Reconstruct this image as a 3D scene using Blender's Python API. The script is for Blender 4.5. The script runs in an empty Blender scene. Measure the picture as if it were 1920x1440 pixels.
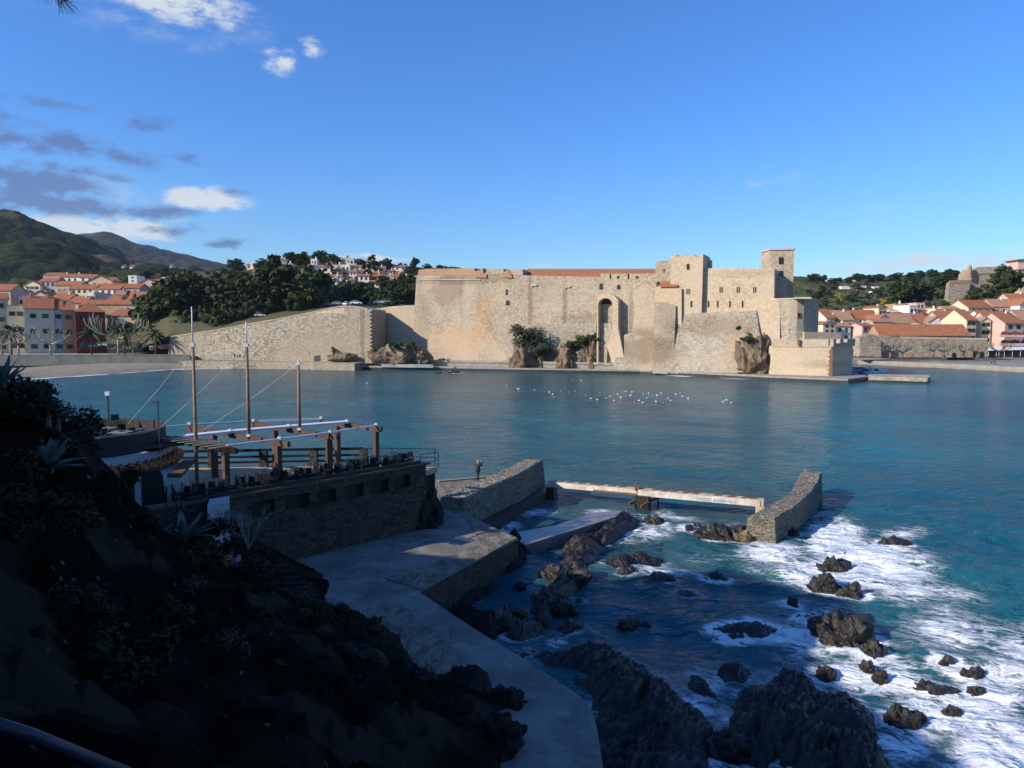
import bpy, bmesh, math, random
import numpy as np
from mathutils import Vector, noise, Matrix
R=math.radians
scene=bpy.context.scene
COL=scene.collection
# ---------------------------------------------------------------- camera
H=13.0; FP=1371.0; TH=math.atan(102/FP)
cam=bpy.data.cameras.new('camera'); cam.sensor_width=36; cam.lens=36*FP/1920; cam.clip_start=.2; cam.clip_end=30000
co=bpy.data.objects.new('camera',cam); COL.objects.link(co); co.location=(0,0,H); co.rotation_euler=(R(90)-TH,0,0); scene.camera=co
def ray(u,v):
    a=(u-960)/FP; b=(720-v)/FP
    return Vector((a, math.cos(TH)+b*math.sin(TH), -math.sin(TH)+b*math.cos(TH)))
def P(u,v,Y): d=ray(u,v); return Vector((0,0,H))+d*(Y/d.y)
def G(u,v,z=0.): d=ray(u,v); return Vector((0,0,H))+d*((z-H)/d.z)
# ---------------------------------------------------------------- world, sun
SEL=27.; SA=Vector((-.908,-.419,0))          # direction towards the sun on the ground
TE=math.tan(R(SEL))
w=bpy.data.worlds.new('World'); scene.world=w; w.use_nodes=True
nt=w.node_tree; N=nt.nodes; L=nt.links; N.clear()
def nd(t,**k):
    n=N.new(t)
    for a,b in k.items(): setattr(n,a,b)
    return n
sky=nd('ShaderNodeTexSky',sky_type='NISHITA',sun_disc=False,sun_elevation=R(SEL),sun_rotation=math.atan2(SA.x,SA.y),air_density=1.0,dust_density=.2,ozone_density=3.0,altitude=50)
tc=nd('ShaderNodeTexCoord'); nz=nd('ShaderNodeTexNoise'); nz.inputs['Scale'].default_value=9; nz.inputs['Detail'].default_value=7; nz.inputs['Roughness'].default_value=.6
mp=nd('ShaderNodeMapping'); mp.inputs['Scale'].default_value=(1,1,2.2)
L.new(tc.outputs['Generated'],mp.inputs[0]); L.new(mp.outputs[0],nz.inputs['Vector'])
def vm(op,a,b=None):
    n=nd('ShaderNodeVectorMath',operation=op)
    for i,x in enumerate((a,b)):
        if x is None: continue
        if hasattr(x,'is_output'): L.new(x,n.inputs[i])
        else: n.inputs[i].default_value=x
    return n.outputs['Value'] if op in('LENGTH','DOT_PRODUCT') else n.outputs[0]
def mt(op,a,b=None,c=None,cl=False):
    n=nd('ShaderNodeMath',operation=op,use_clamp=cl)
    for i,x in enumerate((a,b,c)):
        if x is None: continue
        if hasattr(x,'is_output'): L.new(x,n.inputs[i])
        else: n.inputs[i].default_value=x
    return n.outputs[0]
dis=vm('MULTIPLY',vm('SUBTRACT',nz.outputs['Color'],(.5,.5,.5)),(.10,.02,.035))
dd=vm('ADD',tc.outputs['Generated'],dis)
def blobs(lst):
    acc=None
    for (u,v,ru,rv,s) in lst:
        d=ray(u,v).normalized(); k=FP*1.12
        x=vm('LENGTH',vm('MULTIPLY',vm('SUBTRACT',dd,tuple(d)),(k/ru,.0,k/rv)))
        x=mt('MULTIPLY',mt('SUBTRACT',1.0,x,cl=True),s)
        acc=x if acc is None else mt('MAXIMUM',acc,x)
    return acc
white=blobs([(335,6,140,42,.9),(512,115,56,34,.8),(583,88,34,18,.55),(395,374,110,32,1.15),(215,425,150,32,1.),(120,418,80,22,.8),(700,484,110,8,.7),(1700,490,140,22,.55),(1850,495,120,20,.4),(1635,390,40,14,.2),(1040,497,50,12,.3),(1570,505,110,14,.35),(1400,345,40,12,.2),(1870,438,40,10,.25)])
veil=blobs([(1700,495,230,34,1),(1870,490,130,30,.9),(1560,508,160,18,.8),(1480,328,60,22,.42),(1640,392,50,18,.35),(1400,345,50,14,.3),(700,484,130,12,.9),(1040,497,80,14,.7),(1880,436,60,12,.4),(190,380,200,90,.5),(330,40,220,60,.5)])
dark=blobs([(40,345,130,46,1.2),(130,388,150,28,1.2),(300,398,80,22,1.1),(325,432,72,15,1.),(280,228,50,22,.7),(245,292,52,24,.75),(130,268,110,28,.8),(20,268,80,28,.8),(345,298,40,12,.6),(205,328,44,13,.6),(130,318,70,18,.8),(440,456,50,14,.8),(100,195,90,16,.5),(455,362,40,16,.7),(650,392,24,9,.4),(0,220,60,24,.6)])
nz2=nd('ShaderNodeTexNoise'); nz2.inputs['Scale'].default_value=34; nz2.inputs['Detail'].default_value=8; nz2.inputs['Roughness'].default_value=.62
L.new(mp.outputs[0],nz2.inputs['Vector'])
def msk(m,lo,hi,top):
    x=mt('ADD',m,mt('MULTIPLY',mt('SUBTRACT',nz2.outputs[0],.5),mt('ADD',mt('MULTIPLY',m,3.6),.35)))
    n=nd('ShaderNodeMapRange',interpolation_type='SMOOTHSTEP'); L.new(x,n.inputs[0])
    for i,y in enumerate((lo,hi,0,top)): n.inputs[i+1].default_value=y
    return n.outputs[0]
def mix(a,b,f):
    n=nd('ShaderNodeMix',data_type='RGBA')
    for i,x in ((0,f),(6,a),(7,b)):
        if hasattr(x,'is_output'): L.new(x,n.inputs[i])
        else: n.inputs[i].default_value=x
    return n.outputs[2]
SKYS=.10
tint=nd('ShaderNodeMix',data_type='RGBA',blend_type='MULTIPLY'); tint.inputs[0].default_value=1; L.new(sky.outputs[0],tint.inputs[6]); 
sep=nd('ShaderNodeSeparateXYZ'); L.new(tc.outputs['Generated'],sep.inputs[0]); tm_=nd('ShaderNodeMapRange',interpolation_type='SMOOTHSTEP'); L.new(sep.outputs[2],tm_.inputs[0]); tm_.inputs[1].default_value=.0; tm_.inputs[2].default_value=.30
L.new(mix((.74,1.0,1.22,1),(.52,.97,1.56,1),tm_.outputs[0]),tint.inputs[7])
c=mix(tint.outputs[2],(5.6,6.0,6.3,1),msk(white,.08,.7,.9))
c=mix(c,(5.,5.6,6.4,1),msk(veil,.05,1.0,.5))
c=mix(c,(.9,1.4,3.1,1),msk(dark,.06,.85,.82))
bg=nd('ShaderNodeBackground'); L.new(c,bg.inputs[0]); bg.inputs[1].default_value=SKYS
wo=nd('ShaderNodeOutputWorld'); L.new(bg.outputs[0],wo.inputs[0])
sun=bpy.data.lights.new('sun','SUN'); sun.energy=5.0; sun.angle=R(.53); sun.color=(1,.90,.76)
so=bpy.data.objects.new('sun',sun); COL.objects.link(so)
sd=Vector((SA.x*math.cos(R(SEL)),SA.y*math.cos(R(SEL)),math.sin(R(SEL))))
so.rotation_euler=sd.to_track_quat('Z','Y').to_euler(); so.location=(-60,-30,60)
vs=scene.view_settings; vs.view_transform='Standard'; vs.look='None'; vs.exposure=.38; vs.gamma=1
# ---------------------------------------------------------------- materials
def sock(nt,x,i):
    if hasattr(x,'is_output'): nt.links.new(x,i)
    else: i.default_value=x
class NT:
    def __init__(s,name):
        s.m=bpy.data.materials.new(name); s.m.use_nodes=True; s.t=s.m.node_tree; s.b=s.t.nodes['Principled BSDF']
        s.tc=s.t.nodes.new('ShaderNodeTexCoord'); s.co=s.tc.outputs['Object']
    def n(s,t,**k):
        x=s.t.nodes.new(t)
        for a,b in k.items(): setattr(x,a,b)
        return x
    def map(s,sc=(1,1,1),rot=(0,0,0),src=None):
        x=s.n('ShaderNodeMapping'); x.inputs['Scale'].default_value=sc; x.inputs['Rotation'].default_value=rot; s.t.links.new(src or s.co,x.inputs[0]); return x.outputs[0]
    def noise(s,sc,det=5,ro=.55,vec=None,dist=0):
        x=s.n('ShaderNodeTexNoise'); x.inputs['Scale'].default_value=sc; x.inputs['Detail'].default_value=det; x.inputs['Roughness'].default_value=ro; x.inputs['Distortion'].default_value=dist
        s.t.links.new(vec or s.co,x.inputs['Vector']); return x.outputs[0]
    def vor(s,sc,vec=None,feat='F1',out='Color'):
        x=s.n('ShaderNodeTexVoronoi',feature=feat); x.inputs['Scale'].default_value=sc; s.t.links.new(vec or s.co,x.inputs['Vector']); return x.outputs[out]
    def ramp(s,fac,lo,hi,a=0.,b=1.):
        x=s.n('ShaderNodeMapRange',interpolation_type='SMOOTHSTEP'); s.t.links.new(fac,x.inputs[0])
        for i,y in enumerate((lo,hi,a,b)): x.inputs[i+1].default_value=y
        return x.outputs[0]
    def mix(s,a,b,f,bt='MIX'):
        x=s.n('ShaderNodeMix',data_type='RGBA',blend_type=bt)
        for i,y in ((0,f),(6,a),(7,b)):
            if isinstance(y,tuple) and len(y)==3: y=y+(1,)
            sock(s.t,y,x.inputs[i])
        return x.outputs[2]
    def math(s,op,a,b=None,cl=False):
        x=s.n('ShaderNodeMath',operation=op,use_clamp=cl); sock(s.t,a,x.inputs[0])
        if b is not None: sock(s.t,b,x.inputs[1])
        return x.outputs[0]
    def bw(s,c):
        x=s.n('ShaderNodeRGBToBW'); s.t.links.new(c,x.inputs[0]); return x.outputs[0]
    def bump(s,h,st=.5,dist=.1,nrm=None):
        x=s.n('ShaderNodeBump'); x.inputs['Strength'].default_value=st; x.inputs['Distance'].default_value=dist; s.t.links.new(h,x.inputs['Height'])
        if nrm is not None: s.t.links.new(nrm,x.inputs['Normal'])
        return x.outputs[0]
    def fin(s,col,rough=.8,nrm=None,spec=.3,metal=0):
        sock(s.t,col if not(isinstance(col,tuple) and len(col)==3) else col+(1,),s.b.inputs['Base Color']); sock(s.t,rough,s.b.inputs['Roughness'])
        s.b.inputs['Specular IOR Level'].default_value=spec; s.b.inputs['Metallic'].default_value=metal
        if nrm is not None: s.t.links.new(nrm,s.b.inputs['Normal'])
        return s.m
def plain(name,c1,c2=None,sc=2.,rough=.75,bump=.2,bd=.03,spec=.3,metal=0,stretch=(1,1,1),rnd=0.):
    s=NT(name); c2=c2 or tuple(x*.7 for x in c1); v=s.map(stretch)
    n=s.noise(sc,6,.6,v); n2=s.noise(sc*5,4,.6,v)
    f=s.ramp(n,.32,.68); c=s.mix(c1,c2,f); c=s.mix(c,tuple(x*.8 for x in c1),s.ramp(n2,.5,.75,0,.5))
    if rnd:
        oi=s.n('ShaderNodeObjectInfo'); c=s.mix(c,c2,s.math('MULTIPLY',oi.outputs['Random'],rnd))
    return s.fin(c,rough,s.bump(n2,bump,bd),spec,metal)
def stone(name,c1,c2,c3,sz=.45,flat=1.8,mort=None,bump=.6,big=.06,stain=None,sc3=.35,edge=.09,bd=.06):
    """rubble masonry: irregular stones, mortar, large weathered areas"""
    s=NT(name); v=s.map((1,1,flat)); d=s.n('ShaderNodeVectorMath',operation='ADD')
    nn=s.n('ShaderNodeTexNoise'); nn.inputs['Scale'].default_value=1.3; s.t.links.new(v,nn.inputs['Vector'])
    sc=s.n('ShaderNodeVectorMath',operation='SCALE'); s.t.links.new(nn.outputs['Color'],sc.inputs[0]); sc.inputs['Scale'].default_value=sz*.8
    s.t.links.new(v,d.inputs[0]); s.t.links.new(sc.outputs[0],d.inputs[1]); v=d.outputs[0]
    cell=s.bw(s.vor(1/sz,v)); ed=s.vor(1/sz,v,'DISTANCE_TO_EDGE','Distance')
    c=s.mix(c1,c2,s.ramp(cell,.15,.85)); 
    f=s.ramp(s.noise(big,6,.62),.38,.66); c=s.mix(c,c3,s.math('MULTIPLY',f,.8))
    c=s.mix(c,tuple(x*.55 for x in c2),s.ramp(s.noise(sc3,7,.7,s.map((1,1,.25))),.52,.78,0,.6))
    if stain: c=s.mix(c,stain,s.ramp(s.noise(big*1.7,5,.6,s.map((1,1,.45),(0,0,1))),.56,.72,0,.6))
    c=s.mix(c,tuple(x*.35 for x in c2),s.ramp(s.vor(.55/sz,v,'F1','Distance'),.02,.16,.55,0))
    c=s.mix(mort or c3,c,s.ramp(ed,0,edge,.35,1))
    h=s.math('ADD',s.ramp(ed,0,edge*1.6),s.math('MULTIPLY',s.noise(6,5),.8))
    return s.fin(c,.9,s.bump(h,bump,bd),.15)
def tiles(name,c1,c2):
    s=NT(name); v=s.map((1,1,1)); ce=s.bw(s.vor(2.2,v)); c=s.mix(c1,c2,s.ramp(ce,.2,.8))
    c=s.mix(c,tuple(x*.45 for x in c2),s.ramp(s.noise(.5,6,.7),.5,.75,0,.65)); wv=s.n('ShaderNodeTexWave'); wv.inputs['Scale'].default_value=1.6; wv.inputs['Distortion'].default_value=.4; s.t.links.new(v,wv.inputs['Vector'])
    oi=s.n('ShaderNodeObjectInfo'); c=s.mix(c,c2,s.math('MULTIPLY',oi.outputs['Random'],.6))
    c=s.mix(c,tuple(x*.5 for x in c1),s.ramp(wv.outputs[1],.0,.3,.35,0))
    return s.fin(c,.85,s.bump(wv.outputs[1],.7,.08),.2)
def leafm(name,c1,c2,c3,sc=.45):
    s=NT(name); g=s.n('ShaderNodeNewGeometry'); n=s.noise(sc,4,.6); c=s.mix(c1,c2,s.ramp(n,.35,.65))
    c=s.mix(c,c3,s.math('MULTIPLY',g.outputs['Random Per Island'],.6)); oi=s.n('ShaderNodeObjectInfo'); c=s.mix(c,c2,s.math('MULTIPLY',oi.outputs['Random'],.5))
    return s.fin(c,.7,None,.08)
# ---------------------------------------------------------------- objects
def tag(o,label=None,cat=None,group=None,kind=None):
    if label: o['label']=label
    if cat: o['category']=cat
    if group: o['group']=group
    if kind: o['kind']=kind
    return o
def thing(name,label,cat,loc=(0,0,0),rz=0,group=None,sc=1):
    o=bpy.data.objects.new(name,None); COL.objects.link(o); o.location=loc; o.rotation_euler=(0,0,rz); o.scale=(sc,sc,sc) if not hasattr(sc,'__len__') else sc
    o.empty_display_size=.5; return tag(o,label,cat,group)
class MB:
    def __init__(s): s.v=[]; s.f=[]
    def add(s,vs,fs):
        k=len(s.v); s.v+= [tuple(x) for x in vs]; s.f+=[tuple(i+k for i in f) for f in fs]; return s
    def ext(s,pts,d):
        n=len(pts); pts=[Vector(p) for p in pts]; d=Vector(d)
        nr=Vector((0,0,0))
        for i in range(n): nr+=pts[i].cross(pts[(i+1)%n])
        if nr.dot(d)>0: pts=pts[::-1]
        vs=pts+[p+d for p in pts]
        return s.add(vs,[tuple(range(n)),tuple(range(2*n-1,n-1,-1))]+[(i,i+n,(i+1)%n+n,(i+1)%n) for i in range(n)])
    def prism(s,poly,z0,z1): return s.ext([(p[0],p[1],z0) for p in poly],(0,0,z1-z0))
    def box(s,c,sz,rz=0,M=None):
        x,y,z=[q/2 for q in sz]; ca,sa=math.cos(rz),math.sin(rz)
        vs=[Vector((i*x*ca-j*y*sa,i*x*sa+j*y*ca,k*z))+Vector(c) for i,j,k in ((-1,-1,-1),(1,-1,-1),(1,1,-1),(-1,1,-1),(-1,-1,1),(1,-1,1),(1,1,1),(-1,1,1))]
        if M: vs=[M@v for v in vs]
        return s.add(vs,[(3,2,1,0),(4,5,6,7),(0,1,5,4),(1,2,6,5),(2,3,7,6),(3,0,4,7)])
    def bar(s,a,b,w,h):
        """rectangular bar from a to b, w wide, h high"""
        a=Vector(a);b=Vector(b);t=(b-a).normalized(); q=t.cross(Vector((0,0,1)))
        if q.length<.01: q=Vector((1,0,0))
        q.normalize(); up=q.cross(t); 
        cs=[q*(i*w/2)+up*(j*h/2) for i,j in((-1,-1),(1,-1),(1,1),(-1,1))]
        return s.add([a+c for c in cs]+[b+c for c in cs],[(0,1,2,3),(7,6,5,4)]+[(i,i+4,(i+1)%4+4,(i+1)%4) for i in range(4)])
    def tube(s,pts,r,n=6,cap=True):
        pts=[Vector(p) for p in pts]; k=len(pts); rs=r if hasattr(r,'__len__') else [r]*k; vs=[]
        for i,p in enumerate(pts):
            t=(pts[min(i+1,k-1)]-pts[max(i-1,0)]).normalized(); q=t.cross(Vector((0,0,1)))
            if q.length<.05: q=t.cross(Vector((0,1,0)))
            q.normalize(); w=t.cross(q)
            vs+=[p+(q*math.cos(6.2832*j/n)+w*math.sin(6.2832*j/n))*rs[i] for j in range(n)]
        fs=[(i*n+j,i*n+(j+1)%n,(i+1)*n+(j+1)%n,(i+1)*n+j) for i in range(k-1) for j in range(n)]
        if cap: fs+=[tuple(range(n))[::-1],tuple(range((k-1)*n,k*n))]
        return s.add(vs,fs)
    def ell(s,c,r,n=8,m=6):
        vs=[];c=Vector(c)
        for i in range(m+1):
            a=math.pi*i/m
            for j in range(n):
                b=6.2832*j/n; vs.append(c+Vector((r[0]*math.sin(a)*math.cos(b),r[1]*math.sin(a)*math.sin(b),-r[2]*math.cos(a))))
        return s.add(vs,[(i*n+j,i*n+(j+1)%n,(i+1)*n+(j+1)%n,(i+1)*n+j) for i in range(m) for j in range(n)])
    def build(s,name,mat,parent=None,smooth=False,local=False):
        if parent is not None and not local: off=Vector(parent.location)
        elif parent is None and not local:
            a=np.array(s.v); off=Vector(((a[:,0].min()+a[:,0].max())/2,(a[:,1].min()+a[:,1].max())/2,a[:,2].min()))
        else: off=Vector((0,0,0))
        vs=[(v[0]-off.x,v[1]-off.y,v[2]-off.z) for v in s.v]
        me=bpy.data.meshes.new(name); me.from_pydata(vs,[],s.f); me.materials.append(mat)
        if smooth: me.polygons.foreach_set('use_smooth',[True]*len(me.polygons))
        me.update(); o=bpy.data.objects.new(name,me); COL.objects.link(o)
        if parent is not None: o.parent=parent
        elif not local: o.location=off
        return o
def copytree(o,parent=None):
    c=o.copy(); COL.objects.link(c); c.parent=parent
    for ch in o.children: copytree(ch,c)
    return c
def mesh_np(name,v,f,mat,smooth=False):
    me=bpy.data.meshes.new(name); v=np.asarray(v,dtype=np.float32); f=np.asarray(f,dtype=np.int32); n,k=f.shape
    me.vertices.add(len(v)); me.vertices.foreach_set('co',v.ravel()); me.loops.add(n*k); me.loops.foreach_set('vertex_index',f.ravel())
    me.polygons.add(n); me.polygons.foreach_set('loop_start',np.arange(0,n*k,k,dtype=np.int32)); me.polygons.foreach_set('loop_total',np.full(n,k,dtype=np.int32))
    if smooth: me.polygons.foreach_set('use_smooth',np.ones(n,dtype=bool))
    me.update(calc_edges=True)
    if mat: me.materials.append(mat)
    return me
def link(name,me,parent=None,loc=(0,0,0)):
    o=bpy.data.objects.new(name,me); COL.objects.link(o); o.location=loc
    if parent is not None: o.parent=parent
    return o
def gridf(ny,nx):
    i=np.arange(ny-1)[:,None]*nx+np.arange(nx-1)[None,:]; i=i.ravel(); return np.stack([i,i+1,i+nx+1,i+nx],1)
ORD=['first','second','third','fourth','fifth','sixth','seventh','eighth','ninth','tenth','eleventh','twelfth','thirteenth','fourteenth','fifteenth','sixteenth','seventeenth','eighteenth','nineteenth','twentieth','twenty-first','twenty-second','twenty-third','twenty-fourth','twenty-fifth','twenty-sixth']
def fbm(x,y,sc,seed=0,oc=4,ro=.5):
    """fast value noise on arrays"""
    x=np.asarray(x,float)*sc; y=np.asarray(y,float)*sc; t=0;a=1.;tot=0
    def h(i,j,s): 
        n=np.sin(i*127.1+j*311.7+s*74.7)*43758.5453; return n-np.floor(n)
    for o in range(oc):
        xi=np.floor(x);yi=np.floor(y);fx=x-xi;fy=y-yi;fx=fx*fx*(3-2*fx);fy=fy*fy*(3-2*fy);s=seed+o
        v=(h(xi,yi,s)*(1-fx)+h(xi+1,yi,s)*fx)*(1-fy)+(h(xi,yi+1,s)*(1-fx)+h(xi+1,yi+1,s)*fx)*fy
        t=t+a*(v-.5);tot+=a;a*=ro;x=x*2.03+7.1;y=y*2.03+3.7
    return t/tot*2
# ================================================================ SETTING
def proj(x,y,z=0.):
    y=np.asarray(y,float); dz=np.asarray(z,float)-H
    f=y*math.cos(TH)-dz*math.sin(TH); up=y*math.sin(TH)+dz*math.cos(TH); f=np.maximum(f,.5)
    return 960+FP*np.asarray(x)/f, 720-FP*up/f
def axis(parts):
    r=[]
    for a,b,n in parts: r+=list(np.linspace(a,b,n,endpoint=False))
    return np.array(r+[parts[-1][1]])
X=axis([(-4000,-600,6),(-600,-140,12),(-140,-40,34),(-40,-6,30),(-6,36,150),(36,60,40),(60,200,60),(200,600,14),(600,4000,6)])
Y=axis([(-300,0,6),(0,16,12),(16,62,180),(62,110,70),(110,260,60),(260,420,6)])
gx,gy=np.meshgrid(X,Y)
rs=np.random.RandomState(5); z=np.zeros_like(gx)
for i in range(46):
    wl=rs.uniform(1.3,3.2) if i<24 else rs.uniform(3.5,13); ang=R(-118+rs.normal()*30)
    k=6.283/wl; A=wl*.0052*(1.2 if i<24 else .55)
    fade=np.clip(1-(gy-16)/ (70 if wl<3.4 else 260),0,1)
    z+=A*np.sin(k*(gx*math.cos(ang)+gy*math.sin(ang))+rs.uniform(0,6.28))*fade
z=z-.25*np.abs(fbm(gx,gy,.5,3))*np.clip(1-(gy-16)/60,0,1)+.03
U,V=proj(gx,gy)
Z0=z
def bl(lst,U,V):
    a=np.zeros_like(U)
    for (u,v,ru,rv,s) in lst: a=np.maximum(a,s*np.exp(-(((U-u)/ru)**2+((V-v)/rv)**2)))
    return a
foam=bl([(1450,1035,95,24,.95),(1560,1015,75,50,1.0),(1620,1060,130,55,1.05),(1720,1110,150,40,.62),(1420,1060,80,40,.6),(1480,1130,140,40,.5),(1430,1190,120,60,.42),(1520,1210,100,70,.62),(1770,1190,190,70,.6),(1640,1265,130,45,1.0),(1760,1340,170,70,.95),(1870,1420,150,90,1.15),(1700,1390,110,70,.95),(1320,1050,90,28,.5),(1270,975,110,14,.62),(1380,985,60,14,.55),(1700,1000,80,20,.62),(1800,1020,60,20,.4),(935,985,60,18,.95),(1000,965,60,14,.65),(1130,960,50,12,.65),(1010,1085,40,30,.4),(1230,1000,60,20,.6),(1180,1010,40,14,.5),(1290,1080,80,20,.45),(960,1130,60,30,.3),(1400,1330,40,80,.55),(1480,1420,60,40,.5),(1240,965,40,14,.6),(1540,965,70,14,.5),(1280,1130,200,60,.26),(1280,703,40,4,1),(1400,708,60,5,.8),(850,699,30,3,.7),(1100,1100,300,200,.12),(1900,1250,120,120,.62),(1560,1150,90,40,.7),(1700,1060,120,40,.75),(1800,1120,140,50,.6),(1850,1200,120,60,.5),(1580,1330,60,40,.8),(1470,1250,90,60,.5),(1500,1080,90,40,.85),(1860,1320,110,60,.75)],U,V)
foam=np.clip(foam+.18*fbm(gx,gy,.25,9)*(foam>.1),0,1.2)
# surf line along the beach
bx=np.array([G(u,v)[:] for u,v in ((-300,738),(-100,723),(0,714),(180,703),(330,692),(480,689),(600,690))])
yb=np.interp(gx,bx[:,0],bx[:,1]); foam=np.maximum(foam,np.where(gx<-80,np.exp(-((gy-yb)/4.5)**2)*1.6,0))
shal=bl([(1150,1000,260,90,.85),(1000,940,150,40,.5),(1330,960,160,40,.8),(1200,1090,260,60,.6),(960,712,700,20,.7),(900,740,500,28,.4),(1270,1200,300,90,.35),(560,696,300,12,.9)],U,V)
z=Z0+np.clip(foam,0,1)*(.16*(1-np.abs(fbm(gx*.6+gy*.3,gy*1.3,.9,21,4))*2)+.07*fbm(gx,gy,2.5,22,3)-.05)*(gy<75)
me=mesh_np('water',np.stack([gx,gy,z],-1).reshape(-1,3),gridf(len(Y),len(X)),None,True)
for nm,a in (('foam',foam),('shallow',shal)):
    at=me.attributes.new(nm,'FLOAT','POINT'); at.data.foreach_set('value',a.ravel().astype(np.float32))
s=NT('sea water')
fa=s.n('ShaderNodeAttribute',attribute_name='foam').outputs['Fac']; sh=s.n('ShaderNodeAttribute',attribute_name='shallow').outputs['Fac']
deep=s.mix((.008,.080,.112),(.014,.122,.146),s.ramp(s.noise(.03,4),.35,.65))
deep=s.mix(deep,(.030,.048,.046),s.math('MULTIPLY',sh,s.ramp(s.noise(.35,5,.6),.3,.7,.5,1)))
def rm(ang,st): return s.map(st,(0,0,0),s.map((1,1,1),(0,0,R(ang))))
v1=rm(28,(.42,1,1)); n1=s.noise(1.25,9,.68,v1,1.3); n2=s.noise(3.6,7,.72,v1,.6); n3=s.noise(.5,8,.66,v1,1.6); n4=s.noise(.22,5,.6,v1,.5)
rid=s.math('SUBTRACT',1,s.math('MULTIPLY',s.math('ABSOLUTE',s.math('SUBTRACT',n1,.5)),7.5))
rid2=s.math('SUBTRACT',1,s.math('MULTIPLY',s.math('ABSOLUTE',s.math('SUBTRACT',n3,.5)),9))
tex=s.math('ADD',s.math('MULTIPLY',s.math('MAXIMUM',rid,rid2),.46),s.math('MULTIPLY',n2,.50)); tex=s.math('ADD',tex,s.math('MULTIPLY',s.math('SUBTRACT',n4,.5),.9))
thr=s.math('SUBTRACT',1.04,fa)
fm=s.ramp(s.math('SUBTRACT',tex,thr),-.03,.30); fm=s.math('MULTIPLY',fm,s.ramp(fa,.06,.3))
col=s.mix(deep,(.70,.74,.77),fm); col=s.mix(col,(.05,.16,.17),s.math('MULTIPLY',s.ramp(fa,.3,.9),s.math('SUBTRACT',.55,s.math('MULTIPLY',fm,.55))))
def wn(sc,amp,rot=0,st=(.45,1,1),dist=.5,det=4): return s.math('MULTIPLY',s.noise(sc,det,.6,rm(rot,st),dist),amp)
hh=s.math('ADD',wn(.36,.60,12,dist=.9,det=3),s.math('ADD',wn(.95,.42,-14,dist=.8,det=3),s.math('ADD',wn(2.4,.17,8),wn(7,.022,-8))))
hh=s.math('ADD',hh,s.math('MULTIPLY',fm,.05))
nb=s.bump(hh,1,1.)
m_water=s.fin(col,s.math('ADD',.16,s.math('MULTIPLY',fm,.75)),nb,.13); s.b.inputs['IOR'].default_value=1.33
me.materials.append(m_water); wob=link('water',me); wob['kind']='structure'
# ---- materials
m_ground=plain('earth',(.16,.13,.085),(.09,.10,.05),.4)
m_sand=plain('sand',(.30,.25,.18),(.22,.18,.13),.5,.9)
m_pave=plain('paving',(.30,.28,.24),(.22,.20,.18),.6,.85)
m_asph=plain('asphalt',(.06,.06,.062),None,.5)
m_conc=plain('concrete',(.33,.34,.33),(.20,.215,.215),.35,.9,.35)
m_plas=plain('seawall',(.19,.18,.16),(.12,.115,.10),.4)
m_cas=stone('castle_stone',(.50,.40,.285),(.27,.22,.16),(.55,.44,.32),.55,1.5,(.46,.37,.265),.9,.045,(.56,.34,.17),sc3=.12)
m_casd=stone('castle_rubble',(.50,.42,.315),(.23,.20,.155),(.48,.385,.28),.6,1.5,(.40,.35,.28),1,.07,(.34,.29,.22),sc3=.22)
m_casp=stone('castle_render',(.58,.45,.31),(.40,.30,.20),(.56,.44,.31),.6,1.6,(.56,.44,.30),.5,.05,sc3=.14,edge=.05)
m_grey=stone('rampart_stone',(.46,.39,.29),(.15,.13,.10),(.34,.28,.20),.8,1.8,(.44,.39,.30),.8,.06,(.22,.15,.09))
m_brick=stone('old_brick',(.42,.22,.13),(.30,.15,.10),(.46,.30,.19),.3,2.5)
m_tile=tiles('roof_tiles',(.47,.19,.088),(.33,.125,.062))
m_tile2=tiles('pale_roof_tiles',(.50,.29,.18),(.36,.20,.13))
m_dark=plain('dark_opening',(.02,.018,.016),None,1,.6,0)
m_rock=None
def rockm(name,c1,c2,c3,st=(1,1,1),sc=1.,spec=.4,ro=.62):
    s=NT(name); v=s.map(st,(R(35),R(20),R(30))); n=s.noise(1.1*sc,9,.68,v,.6); n2=s.noise(4*sc,8,.7,v); c=s.mix(c1,c2,s.ramp(n,.36,.62)); c=s.mix(c,c3,s.ramp(n2,.52,.72,0,.7))
    c=s.mix(c,tuple(x*.3 for x in c1),s.ramp(s.vor(1.6*sc,v,'DISTANCE_TO_EDGE','Distance'),0,.07,.7,0))
    g=s.n('ShaderNodeNewGeometry'); 
    return s.fin(c,ro,s.bump(s.math('ADD',n,s.math('MULTIPLY',n2,.6)),.9,.16),spec)
m_rock=rockm('wet_rock',(.030,.024,.018),(.010,.009,.008),(.085,.062,.038),(1,1,.3),1.,.5,.42)
m_rockl=rockm('dry_rock',(.22,.155,.085),(.085,.062,.042),(.30,.22,.13),(1,1,.35),.6)
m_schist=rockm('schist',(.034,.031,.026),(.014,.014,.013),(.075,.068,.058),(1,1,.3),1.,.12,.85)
# ---- ground behind the shore (one sheet to the horizon)
gb=MB(); gb.ext([(x,y,2.4) for x,y in ((-9000,256),(-128,256),(-60,250),(-33,262),(60,226),(96,222),(132,300),(9000,300),(9000,12000),(-9000,12000))],(0,0,-4)); tag(gb.build('ground',m_ground),kind='structure')
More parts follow.
